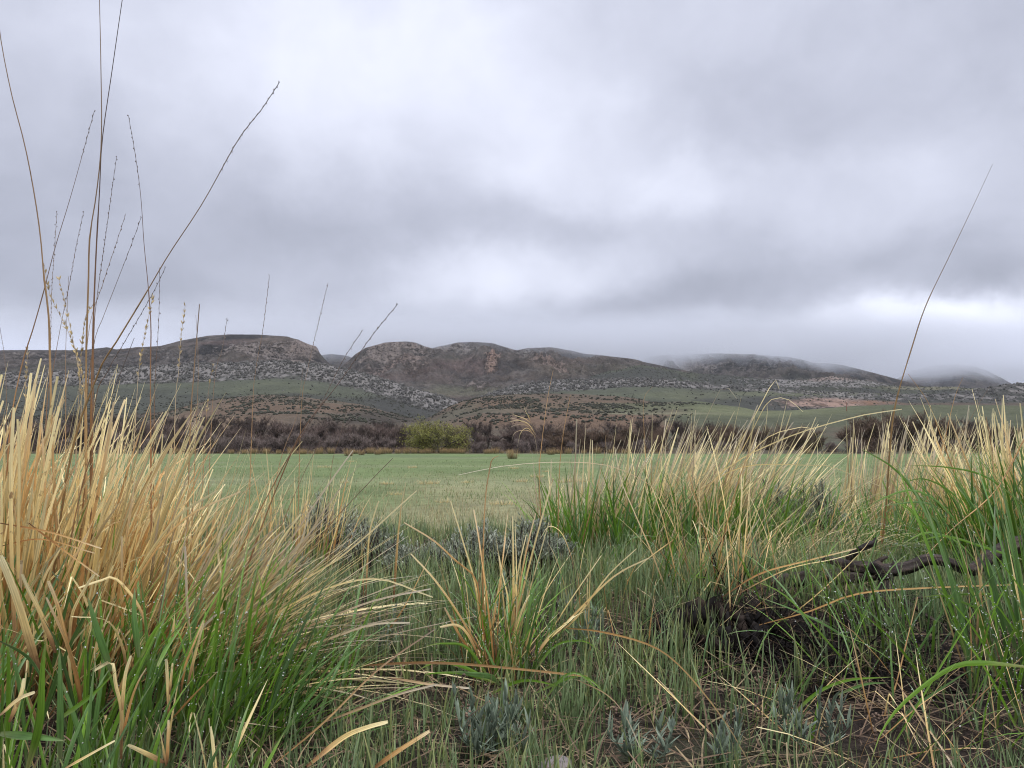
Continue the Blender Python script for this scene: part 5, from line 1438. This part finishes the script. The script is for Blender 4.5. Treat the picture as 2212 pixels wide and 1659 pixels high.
dry_clump(1009, 'tall bright green blades rising at the lower right corner', (1.05, 1.7),
          [(10, (1.1, 1.75), (.12, .12), 90, 80, 8, 6, (0, 15), (.3, .5), (.0018, .003), dict(blunt=.4))],
          [(60, (1.16, 1.75), (.12, .14), 120, 60, 7, 6, (0, 25), (.34, .60), (.0026, .0056), dict(k=9, blunt=.02, fold=.4)),
           (26, (1.0, 1.6), (.14, .14), 180, 60, 18, 12, (5, 60), (.25, .44), (.0022, .0042), dict(k=9, blunt=.02, fold=.4))],
          [([(2100, 1600), (2098, 1400), (2092, 1260), (2085, 1180)], 1.75, 1.75, .0018, .0012, None, 0, .1)],
          ndrop=420, gheroes=[([(2212, 1440), (2120, 1432), (2050, 1445), (1950, 1520), (1900, 1590), (1880, 1659)], 1.35, 1.15, .0042), ([(2212, 1290), (2120, 1283), (2040, 1288), (1995, 1300)], 2.0, 1.9, .003),
                              ([(2190, 1420), (2150, 1340), (2050, 1290), (1990, 1290)], 1.9, 1.8, .0036), ([(1900, 1659), (1960, 1560), (2100, 1330), (2140, 1290)], 1.35, 1.6, .0022)])
# ---------- 8. burnt clump and the loose green blades round it
dry_clump(1010, 'thin clump growing out of a charred black crown', (.62, 2.42),
          [(34, (.60, 2.42), (.12, .1), 60, 90, 12, 9, (0, 20), (.26, .56), (.0014, .0026), dict(blunt=.4)),
           (30, (.70, 2.5), (.2, .12), 30, 60, 26, 14, (0, 40), (.2, .46), (.0011, .0022), dict(blunt=.4, kink=.1))],
          [(60, (.66, 2.4), (.25, .18), 0, 90, 24, 14, (10, 70), (.16, .36), (.0014, .003), dict(blunt=.03, fold=.4))],
          [([(1500, 1350), (1475, 1150), (1470, 1090)], 2.4, 2.4, .0022, .0012, None, 0, .99), ([(1650, 1400), (1645, 1250), (1630, 1150)], 2.3, 2.3, .0022, .0012, None, 0, .99), ([(1440, 1480), (1430, 1380), (1404, 1280)], 2.0, 2.0, .0022, .0014, None, 0, .3),
           ([(1905, 1580), (1935, 1480), (1960, 1380), (1982, 1290)], 1.7, 1.7, .002, .0014, None, 0, .1), ([(1850, 1400), (1800, 1290), (1760, 1180), (1740, 1120)], 2.3, 2.3, .0024, .0014, None, 0, .1),
           ([(1700, 1480), (1670, 1380), (1640, 1250), (1625, 1160)], 2.2, 2.2, .002, .0012, None, 0, .3), ([(1640, 1500), (1740, 1400), (1755, 1270), (1745, 1180)], 2.2, 2.2, .0018, .0012, None, 0, .3)],
          darks=[(45, (.62, 2.42), (.13, .1), 60, 90, 22, 16, (0, 30), (.05, .26), (.0012, .0024), dict(blunt=.9))],
          heroes=[([(1380, 1130), (1480, 1255), (1600, 1350), (1700, 1330)], 2.5, 2.2, .0015), ([(1560, 1290), (1640, 1240), (1740, 1212), (1850, 1185)], 2.2, 2.2, .0026), ([(1580, 1290), (1700, 1230), (1800, 1208), (1862, 1190)], 2.2, 2.2, .0018),
                  ([(1560, 1400), (1720, 1320), (1870, 1180), (1900, 1110)], 2.1, 2.3, .0018)])
r11 = np.random.default_rng(1011)
L11 = np.array([.95, 1.95, 0.0]); c11 = clump('loose_grass', 'loose bright green arching blades in front of the dead branch', L11)
g = Geo()
P_ = batch(g, r11, 34, (.92, 1.95), (.2, .14), 150, 70, 32, 12, (5, 60), (.22, .42), (.0018, .0036), k=9, blunt=.02, fold=.4)
for pts, a, b, hw in [([(1880, 1400), (1860, 1330), (1830, 1260), (1803, 1200)], 1.95, 1.95, .0028), ([(1880, 1420), (1800, 1360), (1720, 1320), (1640, 1290)], 1.9, 1.85, .0034), ([(1860, 1470), (1800, 1400), (1700, 1290), (1620, 1250)], 1.85, 1.8, .003),
                      ([(1900, 1400), (1860, 1300), (1885, 1190), (1910, 1120)], 2.0, 2.1, .0022), ([(1740, 1700), (1760, 1560), (1780, 1460), (1790, 1440)], 1.5, 1.5, .003), ([(1940, 1480), (2000, 1380), (2060, 1280), (2080, 1240)], 1.8, 1.8, .003),
                      ([(1810, 1500), (1870, 1478), (1920, 1475)], 1.6, 1.6, .003), ([(1700, 1560), (1760, 1500), (1830, 1470), (1930, 1462)], 1.6, 1.6, .0034), ([(1880, 1640), (1960, 1540), (2060, 1470), (2110, 1440)], 1.5, 1.6, .003)]:
    hero(g, pts, a, b, hw, r11, blunt=False)
g.build('green_leaves', M['green'], c11, loc=L11)
drops(r11, P_, 150, c11, L11)
dry_clump(1012, 'flattened grey-straw tussock drooping right beside the broad clump', (1.15, 3.2),
          [(240, (1.18, 3.3), (.28, .22), -10, 40, 48, 14, (20, 75), (.25, .52), (.0011, .0024), dict(blunt=.2, wob=.05)),
           (110, (1.0, 3.0), (.25, .2), 180, 60, 45, 16, (10, 70), (.2, .4), (.001, .002), dict(blunt=.2, wob=.06))],
          [(70, (1.2, 3.1), (.35, .22), 0, 90, 24, 14, (10, 60), (.18, .36), (.0016, .003), dict(blunt=.03))], mat='straw_pale')
# more growth in the gap between the right hand clumps
dry_clump(1013, 'low mixed green tussock between the grey-straw tussock and the far right clump', (1.62, 3.4),
          [(40, (1.6, 3.5), (.3, .25), 0, 50, 24, 14, (0, 40), (.25, .5), (.0014, .003), dict(blunt=.4, kink=.1))],
          [(240, (1.62, 3.4), (.42, .35), 90, 90, 16, 11, (5, 55), (.16, .38), (.002, .0042), dict(blunt=.03, fold=.4))], ndrop=200)

dry_clump(1015, 'sparse thin straws and leaning leaves between the burnt crown and the middle clump', (.32, 2.2),
          [(36, (.32, 2.3), (.32, .4), 0, 90, 34, 20, (0, 60), (.12, .34), (.0010, .0022), dict(k=6, blunt=.4, kink=.2))],
          [(46, (.30, 2.1), (.36, .45), 0, 90, 28, 16, (20, 90), (.12, .30), (.0014, .0030), dict(k=8, blunt=.03, fold=.4))], ndrop=60)
dry_clump(1016, 'sparse bent brown stalks and leaves in the lower right corner litter', (.72, 1.45),
          [(40, (.72, 1.45), (.32, .22), 0, 90, 55, 22, (0, 50), (.12, .36), (.0008, .0018), dict(k=6, blunt=.4, kink=.2))],
          [(30, (.75, 1.5), (.34, .25), 0, 90, 26, 14, (10, 80), (.12, .28), (.0014, .0028), dict(k=8, blunt=.03, fold=.4))], ndrop=50)
# ---------- loose straws lying about
def straw(pts, a, b, hw, mat, label, seed):
    g = Geo(); r_ = np.random.default_rng(seed)
    m_ = at(*pts[len(pts) // 2], (a + b) / 2)
    hero(g, pts, a, b, hw, r_, k=18, tw=.1)
    o = g.build('dry_straw', M[mat], None, loc=m_); o.location = m_
    tag(o, label, 'straw', 'loose dry straws near the camera')
straw([(781, 1438), (860, 1433), (945, 1432), (1020, 1436), (1109, 1444), (1268, 1461)], 1.62, 1.62, .0030, 'straw_orange', 'long smooth orange-yellow straw lying level below the middle clump', 1)
straw([(1225, 1357), (1300, 1365), (1400, 1392), (1470, 1440), (1560, 1550), (1625, 1659)], 1.75, 1.25, .0021, 'straw_orange', 'long yellow straw curving down to the bottom edge right of the middle', 2)
straw([(1938, 1475), (1985, 1545), (2050, 1640), (2080, 1700)], 1.5, 1.2, .0020, 'straw_pale', 'pale straw slanting down to the lower right corner', 3)
straw([(663, 1656), (740, 1594), (790, 1572), (838, 1559)], 1.18, 1.28, .0044, 'straw', 'broad flat straw slanting up at the bottom, left of two', 4)
straw([(800, 1665), (860, 1622), (928, 1579)], 1.2, 1.28, .0042, 'straw', 'broad flat straw slanting up at the bottom, right of two', 5)
straw([(596, 1647), (699, 1561), (822, 1442), (941, 1358)], 1.25, 1.6, .0022, 'stem', 'long brown stalk running diagonally over the bottom straws', 6)
straw([(838, 1463), (930, 1478), (1018, 1487)], 1.5, 1.5, .0026, 'straw_pale', 'dull bent straw on the ground left of the middle clump', 7)
straw([(700, 1560), (780, 1530), (860, 1500), (945, 1478)], 1.4, 1.45, .0024, 'straw_pale', 'faded flat leaf rising from the lower left to the dull bent straw', 8)
straw([(1640, 1350), (1750, 1320), (1850, 1283), (2000, 1270), (2212, 1262), (2300, 1258)], 2.0, 1.9, .0024, 'straw_orange', 'straight yellow stalk crossing in front of the dead branch', 9)
straw([(137, 1662), (190, 1632), (248, 1600)], 1.0, 1.02, .0018, 'straw_pale', 'thin grey-white leaf lying across the lower left corner', 10)
straw([(0, 1545), (40, 1510), (75, 1495)], 1.0, 1.0, .0028, 'straw_pale', 'grey leaf poking in at the left edge near the bottom', 11)
straw([(970, 1475), (1040, 1510), (1100, 1540), (1130, 1580)], 1.5, 1.45, .0012, 'straw_pale', 'thin pale thread-like straw crossing below the middle clump', 12)
straw([(1250, 1470), (1310, 1500), (1350, 1545), (1385, 1620)], 1.4, 1.3, .0011, 'straw_pale', 'thin pale thread-like straw arching over the lower right grass', 13)
# broken culms in the bottom left corner
BH = [([(262, 1640), (262, 1595), (262, 1531), (250, 1479), (245, 1437), (236, 1430), (201, 1450)], 1.12, 1.12, .0045), ([(262, 1560), (264, 1522), (271, 1456), (283, 1416)], 1.12, 1.12, .0040), ([(262, 1600), (283, 1515), (300, 1470), (316, 1443)], 1.12, 1.12, .0030),
      ([(359, 1655), (349, 1597), (343, 1567)], 1.05, 1.05, .0036), ([(361, 1650), (364, 1555)], 1.05, 1.05, .0036), ([(354, 1647), (310, 1625), (276, 1609)], 1.05, 1.03, .0050), ([(364, 1545), (364, 1508), (359, 1423)], 1.25, 1.25, .0044), ([(366, 1500), (373, 1432)], 1.25, 1.25, .003),
      ([(372, 1380), (375, 1350), (378, 1319)], 1.3, 1.3, .0044), ([(390, 1500), (400, 1440), (415, 1400), (440, 1340)], 1.3, 1.3, .003), ([(405, 1480), (425, 1400), (440, 1345)], 1.3, 1.3, .004), ([(20, 1560), (45, 1500), (52, 1465)], 1.1, 1.1, .0045), ([(365, 1560), (420, 1500), (470, 1450)], 1.3, 1.3, .0026)]
dry_clump(1014, 'short broken V-shaped culms poking up from the green at the lower left', (-.62, 1.2), [(14, (-.62, 1.2), (.2, .12), 60, 90, 20, 12, (0, 40), (.08, .22), (.002, .0036), dict(blunt=.8, kink=.2))],
          [(46, (-.66, 1.12), (.30, .12), 60, 90, 14, 10, (5, 45), (.14, .30), (.0024, .0048), dict(blunt=.03, fold=.4))], heroes=BH, mat='straw')

# ---------- sagebrush
def sage(label, C, rx, ry, H, n, seed, mat='sage_leaf'):
    r_ = np.random.default_rng(seed)
    z0 = float(bz(C[0], C[1])); loc = np.array([C[0], C[1], z0]); c = empty('sagebrush', tuple(loc))
    tag(c, label, 'shrub', 'small grey sagebrush on the bank')
    ns = int(n / 26)
    az = r_.uniform(0, 6.283, ns); q = np.sqrt(r_.random(ns))
    end = np.stack([rx * q * np.cos(az), ry * q * np.sin(az), H * (1 - .45 * q ** 2) * r_.uniform(.55, 1.05, ns)], -1)
    b = np.stack([.25 * end[:, 0], .25 * end[:, 1], 0 * az - .02], -1)
    m1 = b * .5 + end * .5 + r_.normal(0, .02, (ns, 3))
    P = np.stack([b, (b + m1) / 2 + r_.normal(0, .008, (ns, 3)), m1, (m1 + end) / 2 + r_.normal(0, .008, (ns, 3)), end], 1)
    g = Geo(); tubes(g, P, np.tile([[.0045, .0038, .003, .002, .0012]], (ns, 1)), r_.random((ns, 2)), 4)
    g.build('branches', M['dead_wood'], c)
    i = r_.integers(0, ns, n); t = r_.uniform(.25, 1.0, n) ** .6
    cc = m1[i] * (1 - t[:, None]) + end[i] * t[:, None] + r_.normal(0, .007, (n, 3))
    d = norm(norm(end[i] - m1[i]) * .9 + r_.normal(0, .5, (n, 3)) + np.array([0, 0, .45]))
    LL = r_.uniform(.010, .022, (n, 1))
    PP = np.stack([cc, cc + d * LL * .5, cc + d * LL], 1)
    g = Geo(); rr_ = r_.random(ns)[i]
    ribbons(g, PP, np.tile([[.0009, .0018, .0012]], (n, 1)) * r_.uniform(.7, 1.3, (n, 1)), norm(r_.normal(0, 1, (n, 3))), np.stack([rr_, r_.random(n)], -1), three=False)
    g.build('leaves', M[mat], c)
for lab, x, y, Y, rx, ry, H, n in [
    ('rounded silver-grey sagebrush behind the middle clump, left side of the pair', 1040, 0, 3.15, .15, .13, .21, 2600), ('silver-grey sagebrush behind the middle clump, touching the broad green clump', 1150, 0, 3.1, .17, .13, .25, 3400),
    ('twiggy dark sagebrush behind the swept straw clump', 700, 0, 3.5, .20, .15, .34, 2600), ('low bare-stemmed sagebrush between the swept straws and the field', 800, 0, 3.3, .16, .13, .24, 1700),
    ('small low sagebrush half way between the swept straws and the middle clump', 905, 0, 3.2, .17, .12, .15, 2000), ('sagebrush sprigs tangled in straw right of the broad clump', 1690, 0, 3.9, .18, .14, .40, 1500),
    ('dense pale sagebrush top showing above the grey-straw tussock', 1760, 0, 3.8, .16, .14, .38, 2200), ('sprig of sagebrush among the slender cream straws', 600, 0, 2.9, .12, .10, .20, 900)]:
    sage(lab, (float(us(x, 1100)[0]) * Y, Y), rx, ry, H, n, int(x))
# ---------- silvery leafy herbs
def herb(label, x, y, n, H, seed):
    r_ = np.random.default_rng(seed); p = gp(x, y); c = empty('silver_herb', tuple(p))
    tag(c, label, 'plant', 'silvery mugwort plants in the grass')
    q = .016 * np.sqrt(r_.random(n)); a = r_.uniform(0, 6.283, n)
    b = np.stack([q * np.cos(a) * 1.5, q * np.sin(a), 0 * a], -1)
    P, _s = arcs(b, a, r_.uniform(.1, 1.0, n), r_.uniform(-.7, .0, n), H * r_.uniform(.6, 1.1, n), 5, r_)
    g = Geo(); tubes(g, P, np.tile([[.0014, .0013, .0011, .0009, .0006]], (n, 1)), r_.random((n, 2)), 4)
    g.build('stalks', M['silver_leaf'], c)
    m_ = n * 16; i = r_.integers(0, n, m_); t = r_.uniform(.15, 1, m_) * 4; j = np.clip(t.astype(int), 0, 3); f = (t - j)[:, None]
    cc = P[i, j] * (1 - f) + P[i, j + 1] * f
    a2 = r_.uniform(0, 6.283, m_); LL = r_.uniform(.012, .045, m_)
    PL, sd = arcs(cc, a2, r_.uniform(.3, 1.4, m_) * (1.2 - t / 4), r_.uniform(0, .5, m_), LL, 5, r_)
    g = Geo(); ribbons(g, PL, np.array([[.0006, .0022, .0033, .0022, .0004]]) * r_.uniform(.6, 1.1, (m_, 1)), sd, r_.random((m_, 2)), fold=.35)
    g.build('leaves', M['silver_leaf'], c)
for i, (lab, x, y, n, H) in enumerate([
    ('silvery herb at the bottom, just left above the half buried stone', 1050, 1640, 14, .12), ('second silvery herb touching the first, nearer the stone', 1125, 1635, 9, .10), ('silvery herb right of the middle clump in front of the crossed straws', 1262, 1420, 8, .10),
    ('silvery herb low in the grass below the burnt crown', 1765, 1620, 9, .12), ('silvery herb at the bottom edge right of the stone', 1395, 1659, 8, .08), ('small silvery sprig between the crossed straws and the broad clump', 1205, 1330, 5, .10),
    ('silvery sprig below the swept straws', 820, 1420, 7, .12), ('silvery sprig beside the middle clump, by its straight stalks', 1125, 1360, 5, .13), ('small silvery sprig near the bottom between stone and corner', 1560, 1655, 6, .08)]):
    herb(lab, x, y, n, H, 700 + i)
# ---------- dead branch
def log(geo, pts, rad, seed, k=60, sides=22, rough=.28):
    r_ = np.random.default_rng(seed)
    P = spline(np.array([at(x, y, Y * .9) for x, y, Y in pts]), k)
    tt = np.linspace(0, 1, k); Rr = np.interp(tt, np.linspace(0, 1, len(rad)), rad)
    T = norm(np.gradient(P, axis=0)); S = norm(np.cross(T, np.array([0.05, .1, 1.0]))); Nn = np.cross(S, T)
    a = np.linspace(0, 6.283, sides, endpoint=False)
    tw = a[None] + tt[:, None] * 1.5
    rr_ = Rr[:, None] * (1 + rough * (fbm(np.cos(a)[None] * 2.2 + tt[:, None] * 1.2 + seed, np.sin(a)[None] * 2.2 + tt[:, None] * 2.5, seed, 4)) * 1.6
                         + .16 * np.sin(a[None] * 5 + 3 * fbm(tt[:, None] * 3, a[None] * 0, seed + 3)))
    rr_ = rr_ * 1.02
    end = np.minimum(1, np.minimum(tt, 1 - tt) * k / 1.5 + .15)[:, None]
    rr_ = rr_ * end
    V = P[:, None] + rr_[..., None] * (np.cos(tw)[..., None] * S[:, None] + np.sin(tw)[..., None] * Nn[:, None])
    A = np.zeros((k, sides, 3), np.float32); A[..., 0] = .3 + .4 * r_.random(); A[..., 1] = tt[:, None]; A[..., 2] = .5
    idx = np.arange(k * sides).reshape(k, sides); j2 = (np.arange(sides) + 1) % sides
    q = np.stack([idx[:-1], idx[:-1][:, j2], idx[1:][:, j2], idx[1:]], -1).reshape(-1, 4)
    geo.add(V.reshape(-1, 3), [q], A.reshape(-1, 3))
DBL = at(1905, 1260, 2.34)
db = empty('dead_branch', tuple(DBL)); tag(db, 'twisted black weathered branch lying in the grass at the right', 'branch')
g = Geo()
log(g, [(1775, 1208, 2.62), (1800, 1212, 2.6), (1832, 1222, 2.6), (1881, 1228, 2.6), (1907, 1232, 2.6), (1964, 1224, 2.62), (2001, 1209, 2.62), (2039, 1212, 2.62), (2080, 1228, 2.65), (2106, 1228, 2.68), (2151, 1196, 2.7), (2212, 1174, 2.7), (2290, 1185, 2.72), (2350, 1240, 2.74), (2390, 1330, 2.75)],
    [.008, .017, .019, .018, .015, .014, .015, .016, .018, .022, .030, .034, .028, .02, .008], 1, k=130)
g.build('main_limb', M['dead_wood'], db, loc=DBL)
g = Geo(); log(g, [(1880, 1218, 2.58), (1902, 1235, 2.56), (1915, 1255, 2.55), (1910, 1289, 2.53), (1922, 1319, 2.5), (1940, 1357, 2.45), (1938, 1420, 2.4)], [.020, .021, .017, .014, .015, .010, .008], 2)
g.build('side_limb', M['dead_wood'], db, loc=DBL)
g = Geo(); log(g, [(1828, 1208, 2.58), (1850, 1190, 2.56), (1870, 1180, 2.55), (1888, 1172, 2.55), (1892, 1160, 2.55)], [.007, .008, .008, .009, .003], 3, k=30)
g.build('stub', M['dead_wood'], db, loc=DBL)
g = Geo(); log(g, [(1889, 1220, 2.58), (1905, 1208, 2.57), (1918, 1202, 2.57)], [.007, .006, .004], 4, k=16); g.build('stub', M['dead_wood'], db, loc=DBL)
g = Geo(); log(g, [(1920, 1250, 2.55), (1922, 1270, 2.53), (1945, 1292, 2.5), (1985, 1318, 2.46), (2020, 1342, 2.42), (2070, 1365, 2.4)], [.007, .006, .006, .005, .004, .002], 5, k=50)
g.build('root', M['dead_wood'], db, loc=DBL)
g = Geo(); log(g, [(1660, 1262, 2.8), (1740, 1248, 2.78), (1830, 1246, 2.75), (1900, 1240, 2.72)], [.018, .02, .022, .016], 6); g.build('rear_limb', M['dead_wood'], db, loc=DBL)
g = Geo()
for i, pts in enumerate([[(1925, 1330, 2.48), (1960, 1345, 2.44), (2010, 1380, 2.4)], [(1960, 1300, 2.5), (1990, 1290, 2.5), (2010, 1296, 2.5)], [(2020, 1342, 2.42), (2035, 1380, 2.38), (2060, 1400, 2.35)], [(1925, 1222, 2.6), (1932, 1212, 2.6), (1934, 1205, 2.6)],
                         [(2130, 1240, 2.6), (2160, 1260, 2.6), (2200, 1330, 2.55)], [(1900, 1320, 2.48), (1890, 1330, 2.47), (1885, 1345, 2.46)]]):
    g = Geo(); log(g, pts, [.0035, .003, .0015], 20 + i, k=14, sides=7)
    g.build('twig', M['dead_wood'], db, loc=DBL)
# ---------- charred crown and mat of black twigs
r_ = np.random.default_rng(55)
p = gp(1560, 1420); cc = empty('charred_crown', tuple(p)); tag(cc, 'burnt black stump-like crown of an old clump, right of the middle', 'burnt clump')
n = 90; q = np.sqrt(r_.random(n)); a = r_.uniform(0, 6.283, n)
X = p[0] + .17 * q * np.cos(a) - .02; Yv = p[1] + .12 * q * np.sin(a) + .05
cen = np.stack([X, Yv, bz(X, Yv) + .03 + .05 * (1 - q)], -1)
g = Geo(); lumps(g, cen, np.stack([r_.uniform(.006, .02, n), r_.uniform(.006, .018, n), r_.uniform(.01, .035, n)], -1), .6, r_, sub=0)
g.build('crown', M['charcoal'], cc, loc=p, smooth=False)
g = Geo()
batch(g, r_, 700, (p[0] + .02, p[1] + .06), (.22, .14), 0, 120, 50, 28, (0, 70), (.04, .15), (.0008, .0026), k=5, blunt=.8, wob=.12)
g.build('charred_stubs', M['charcoal'], cc, loc=p)
g = Geo()
for c_, rd, m_ in (((.66, 1.95), (.24, .22), 560), ((.86, 1.9), (.24, .2), 380), ((.62, 2.2), (.16, .12), 220), ((1.15, 2.2), (.25, .2), 200)):
    batch(g, r_, m_, c_, rd, 0, 120, 72, 12, (0, 40), (.06, .26), (.0007, .0021), k=6, blunt=.8, wob=.16)
o = g.build('black_twig_mat', M['charcoal'])
tag(o, 'mat of thin black dead twigs on the ground below the fallen branch', 'dead twigs', kind='stuff')
# ---------- half buried stone at the bottom edge
p = gp(1200, 1672)
g = Geo(); lumps(g, np.array([[0, 0, 0.0]]), np.array([[.045, .035, .022]]), .05, np.random.default_rng(3), sub=1)
o = g.build('stone', M['stone']); o.location = (p[0], p[1], p[2] + .004)
md = o.modifiers.new('smooth', 'SUBSURF'); md.levels = 2; md.render_levels = 2
tag(o, 'smooth grey-brown stone half buried at the bottom of the view', 'stone')

# ---------- short blue-green grass between the clumps
rg = np.random.default_rng(900)
def bare(X, Y):
    """0..1: how much grass grows here"""
    d = .26 + 1.9 * sstep(fbm(X * 4.5 + 3, Y * 4.5, 501, 4), -.12, .4) * (.35 + .65 * sstep(fbm(X * 1.2, Y * 1.2, 502), -.5, .4))
    d = d * (1 - .93 * np.exp(-((X - .66) / .24) ** 2 - ((Y - 1.98) / .30) ** 2)) * (1 - .8 * np.exp(-((X - 1.15) / .36) ** 2 - ((Y - 2.1) / .34) ** 2))
    d = d * (.72 + .28 * sstep(Y, 1.3, 1.9)) * (1 - .35 * sstep(X, .1, .4) * (1 - sstep(Y, 1.6, 1.9)))
    return np.clip(d, 0, 1)
ncl = 16500
Yc = 1.0 + 5.2 * rg.random(ncl) ** .9; Xc = (rg.random(ncl) * 2 - 1) * (Yc * .72 + 1.0)
kp = rg.random(ncl) < bare(Xc, Yc); Xc, Yc = Xc[kp], Yc[kp]
per = 9
n = len(Xc) * per
X = np.repeat(Xc, per) + rg.normal(0, .018, n); Yv = np.repeat(Yc, per) + rg.normal(0, .018, n)
L = rg.uniform(.05, .17, n) * (.62 + .38 * sstep(Yv, 1.4, 2.2)) * (.7 + .6 * np.repeat(rg.random(len(Xc)), per))
base = np.stack([X, Yv, bz(X, Yv) - .004], -1)
P, side = arcs(base, rg.uniform(0, 6.283, n), np.abs(rg.normal(.05, .2, n)), rg.uniform(0, .7, n), L, 5, rg, .02)
W_ = rg.uniform(.0011, .0023, (n, 1)) * np.array([[.8, 1, .9, .6, .1]])
val = np.stack([np.repeat(rg.random(len(Xc)), per) * .75 + .25 * rg.random(n), rg.random(n)], -1)
g = Geo(); ribbons(g, P, W_, side, val, three=False)
o = g.build('ground_grass', M['green_blue'])
tag(o, 'thin blue-green grass growing all over the bank between the clumps', 'grass', kind='stuff')
# ---------- dead litter on the soil
n = 48000
Yv = .95 + 4.6 * rg.random(n) ** 1.15; X = (rg.random(n) * 2 - 1) * (Yv * .72 + 1.0)
kp = rg.random(n) < .25 + .75 * vnoise(X * 3, Yv * 3, 77); X, Yv = X[kp], Yv[kp]; n = len(X)
base = np.stack([X, Yv, bz(X, Yv) + rg.uniform(0, .015, n)], -1)
P, side = arcs(base, rg.uniform(0, 6.283, n), rg.uniform(1.15, 1.6, n), rg.uniform(-.3, .3, n), .02 + .17 * rg.random(n) ** 1.7, 5, rg, .22)
P[..., 2] = np.maximum(P[..., 2], bz(P[..., 0], P[..., 1]) + .002)
g = Geo(); ribbons(g, P, rg.uniform(.0006, .0016, (n, 1)) * np.array([[1, 1, 1, .9, .5]]), side, rg.random((n, 2)), three=False)
o = g.build('dead_grass_litter', M['litter'])
tag(o, 'brown and straw coloured dead grass litter on the wet soil', 'litter', kind='stuff')
# ---------- sparse thin reddish weed stalks
for i, (x0, y0, x1, y1) in enumerate([(1055, 1560, 1045, 1500), (1000, 1560, 985, 1480), (1330, 1620, 1345, 1540), (1010, 1640, 1055, 1545), (1640, 1590, 1655, 1480), (1895, 1640, 1915, 1560)]):
    r_ = np.random.default_rng(800 + i); p = gp(x0, y0)
    hgt = max(EYE + us(x1, y1)[1] * p[1] - p[2], .05) * 1.3
    g = Geo(); Pm = np.array([[[0, 0, -.01], [.004, 0, hgt * .4], [-.002, .003, hgt * .7], [float(us(x1, y1)[0] * p[1] - p[0]), .004, hgt]]])
    tubes(g, Pm, np.array([[.0014, .0012, .001, .0006]]), np.array([[.9, .5]]), 5)
    nb = 14; tt = r_.uniform(.3, 1, nb); b = np.stack([0 * tt, 0 * tt, tt * hgt], -1)
    lumps(g, b + r_.normal(0, .003, (nb, 3)), np.full((nb, 3), .0028), .4, r_, sub=0)
    o = g.build('weed_stalk', M['twig_brown']); o.location = p
    tag(o, 'thin dry reddish weed stalk in the short grass, %s from the left' % ORD[[2, 0, 3, 1, 4, 5][i]], 'weed', 'dry weed stalks')
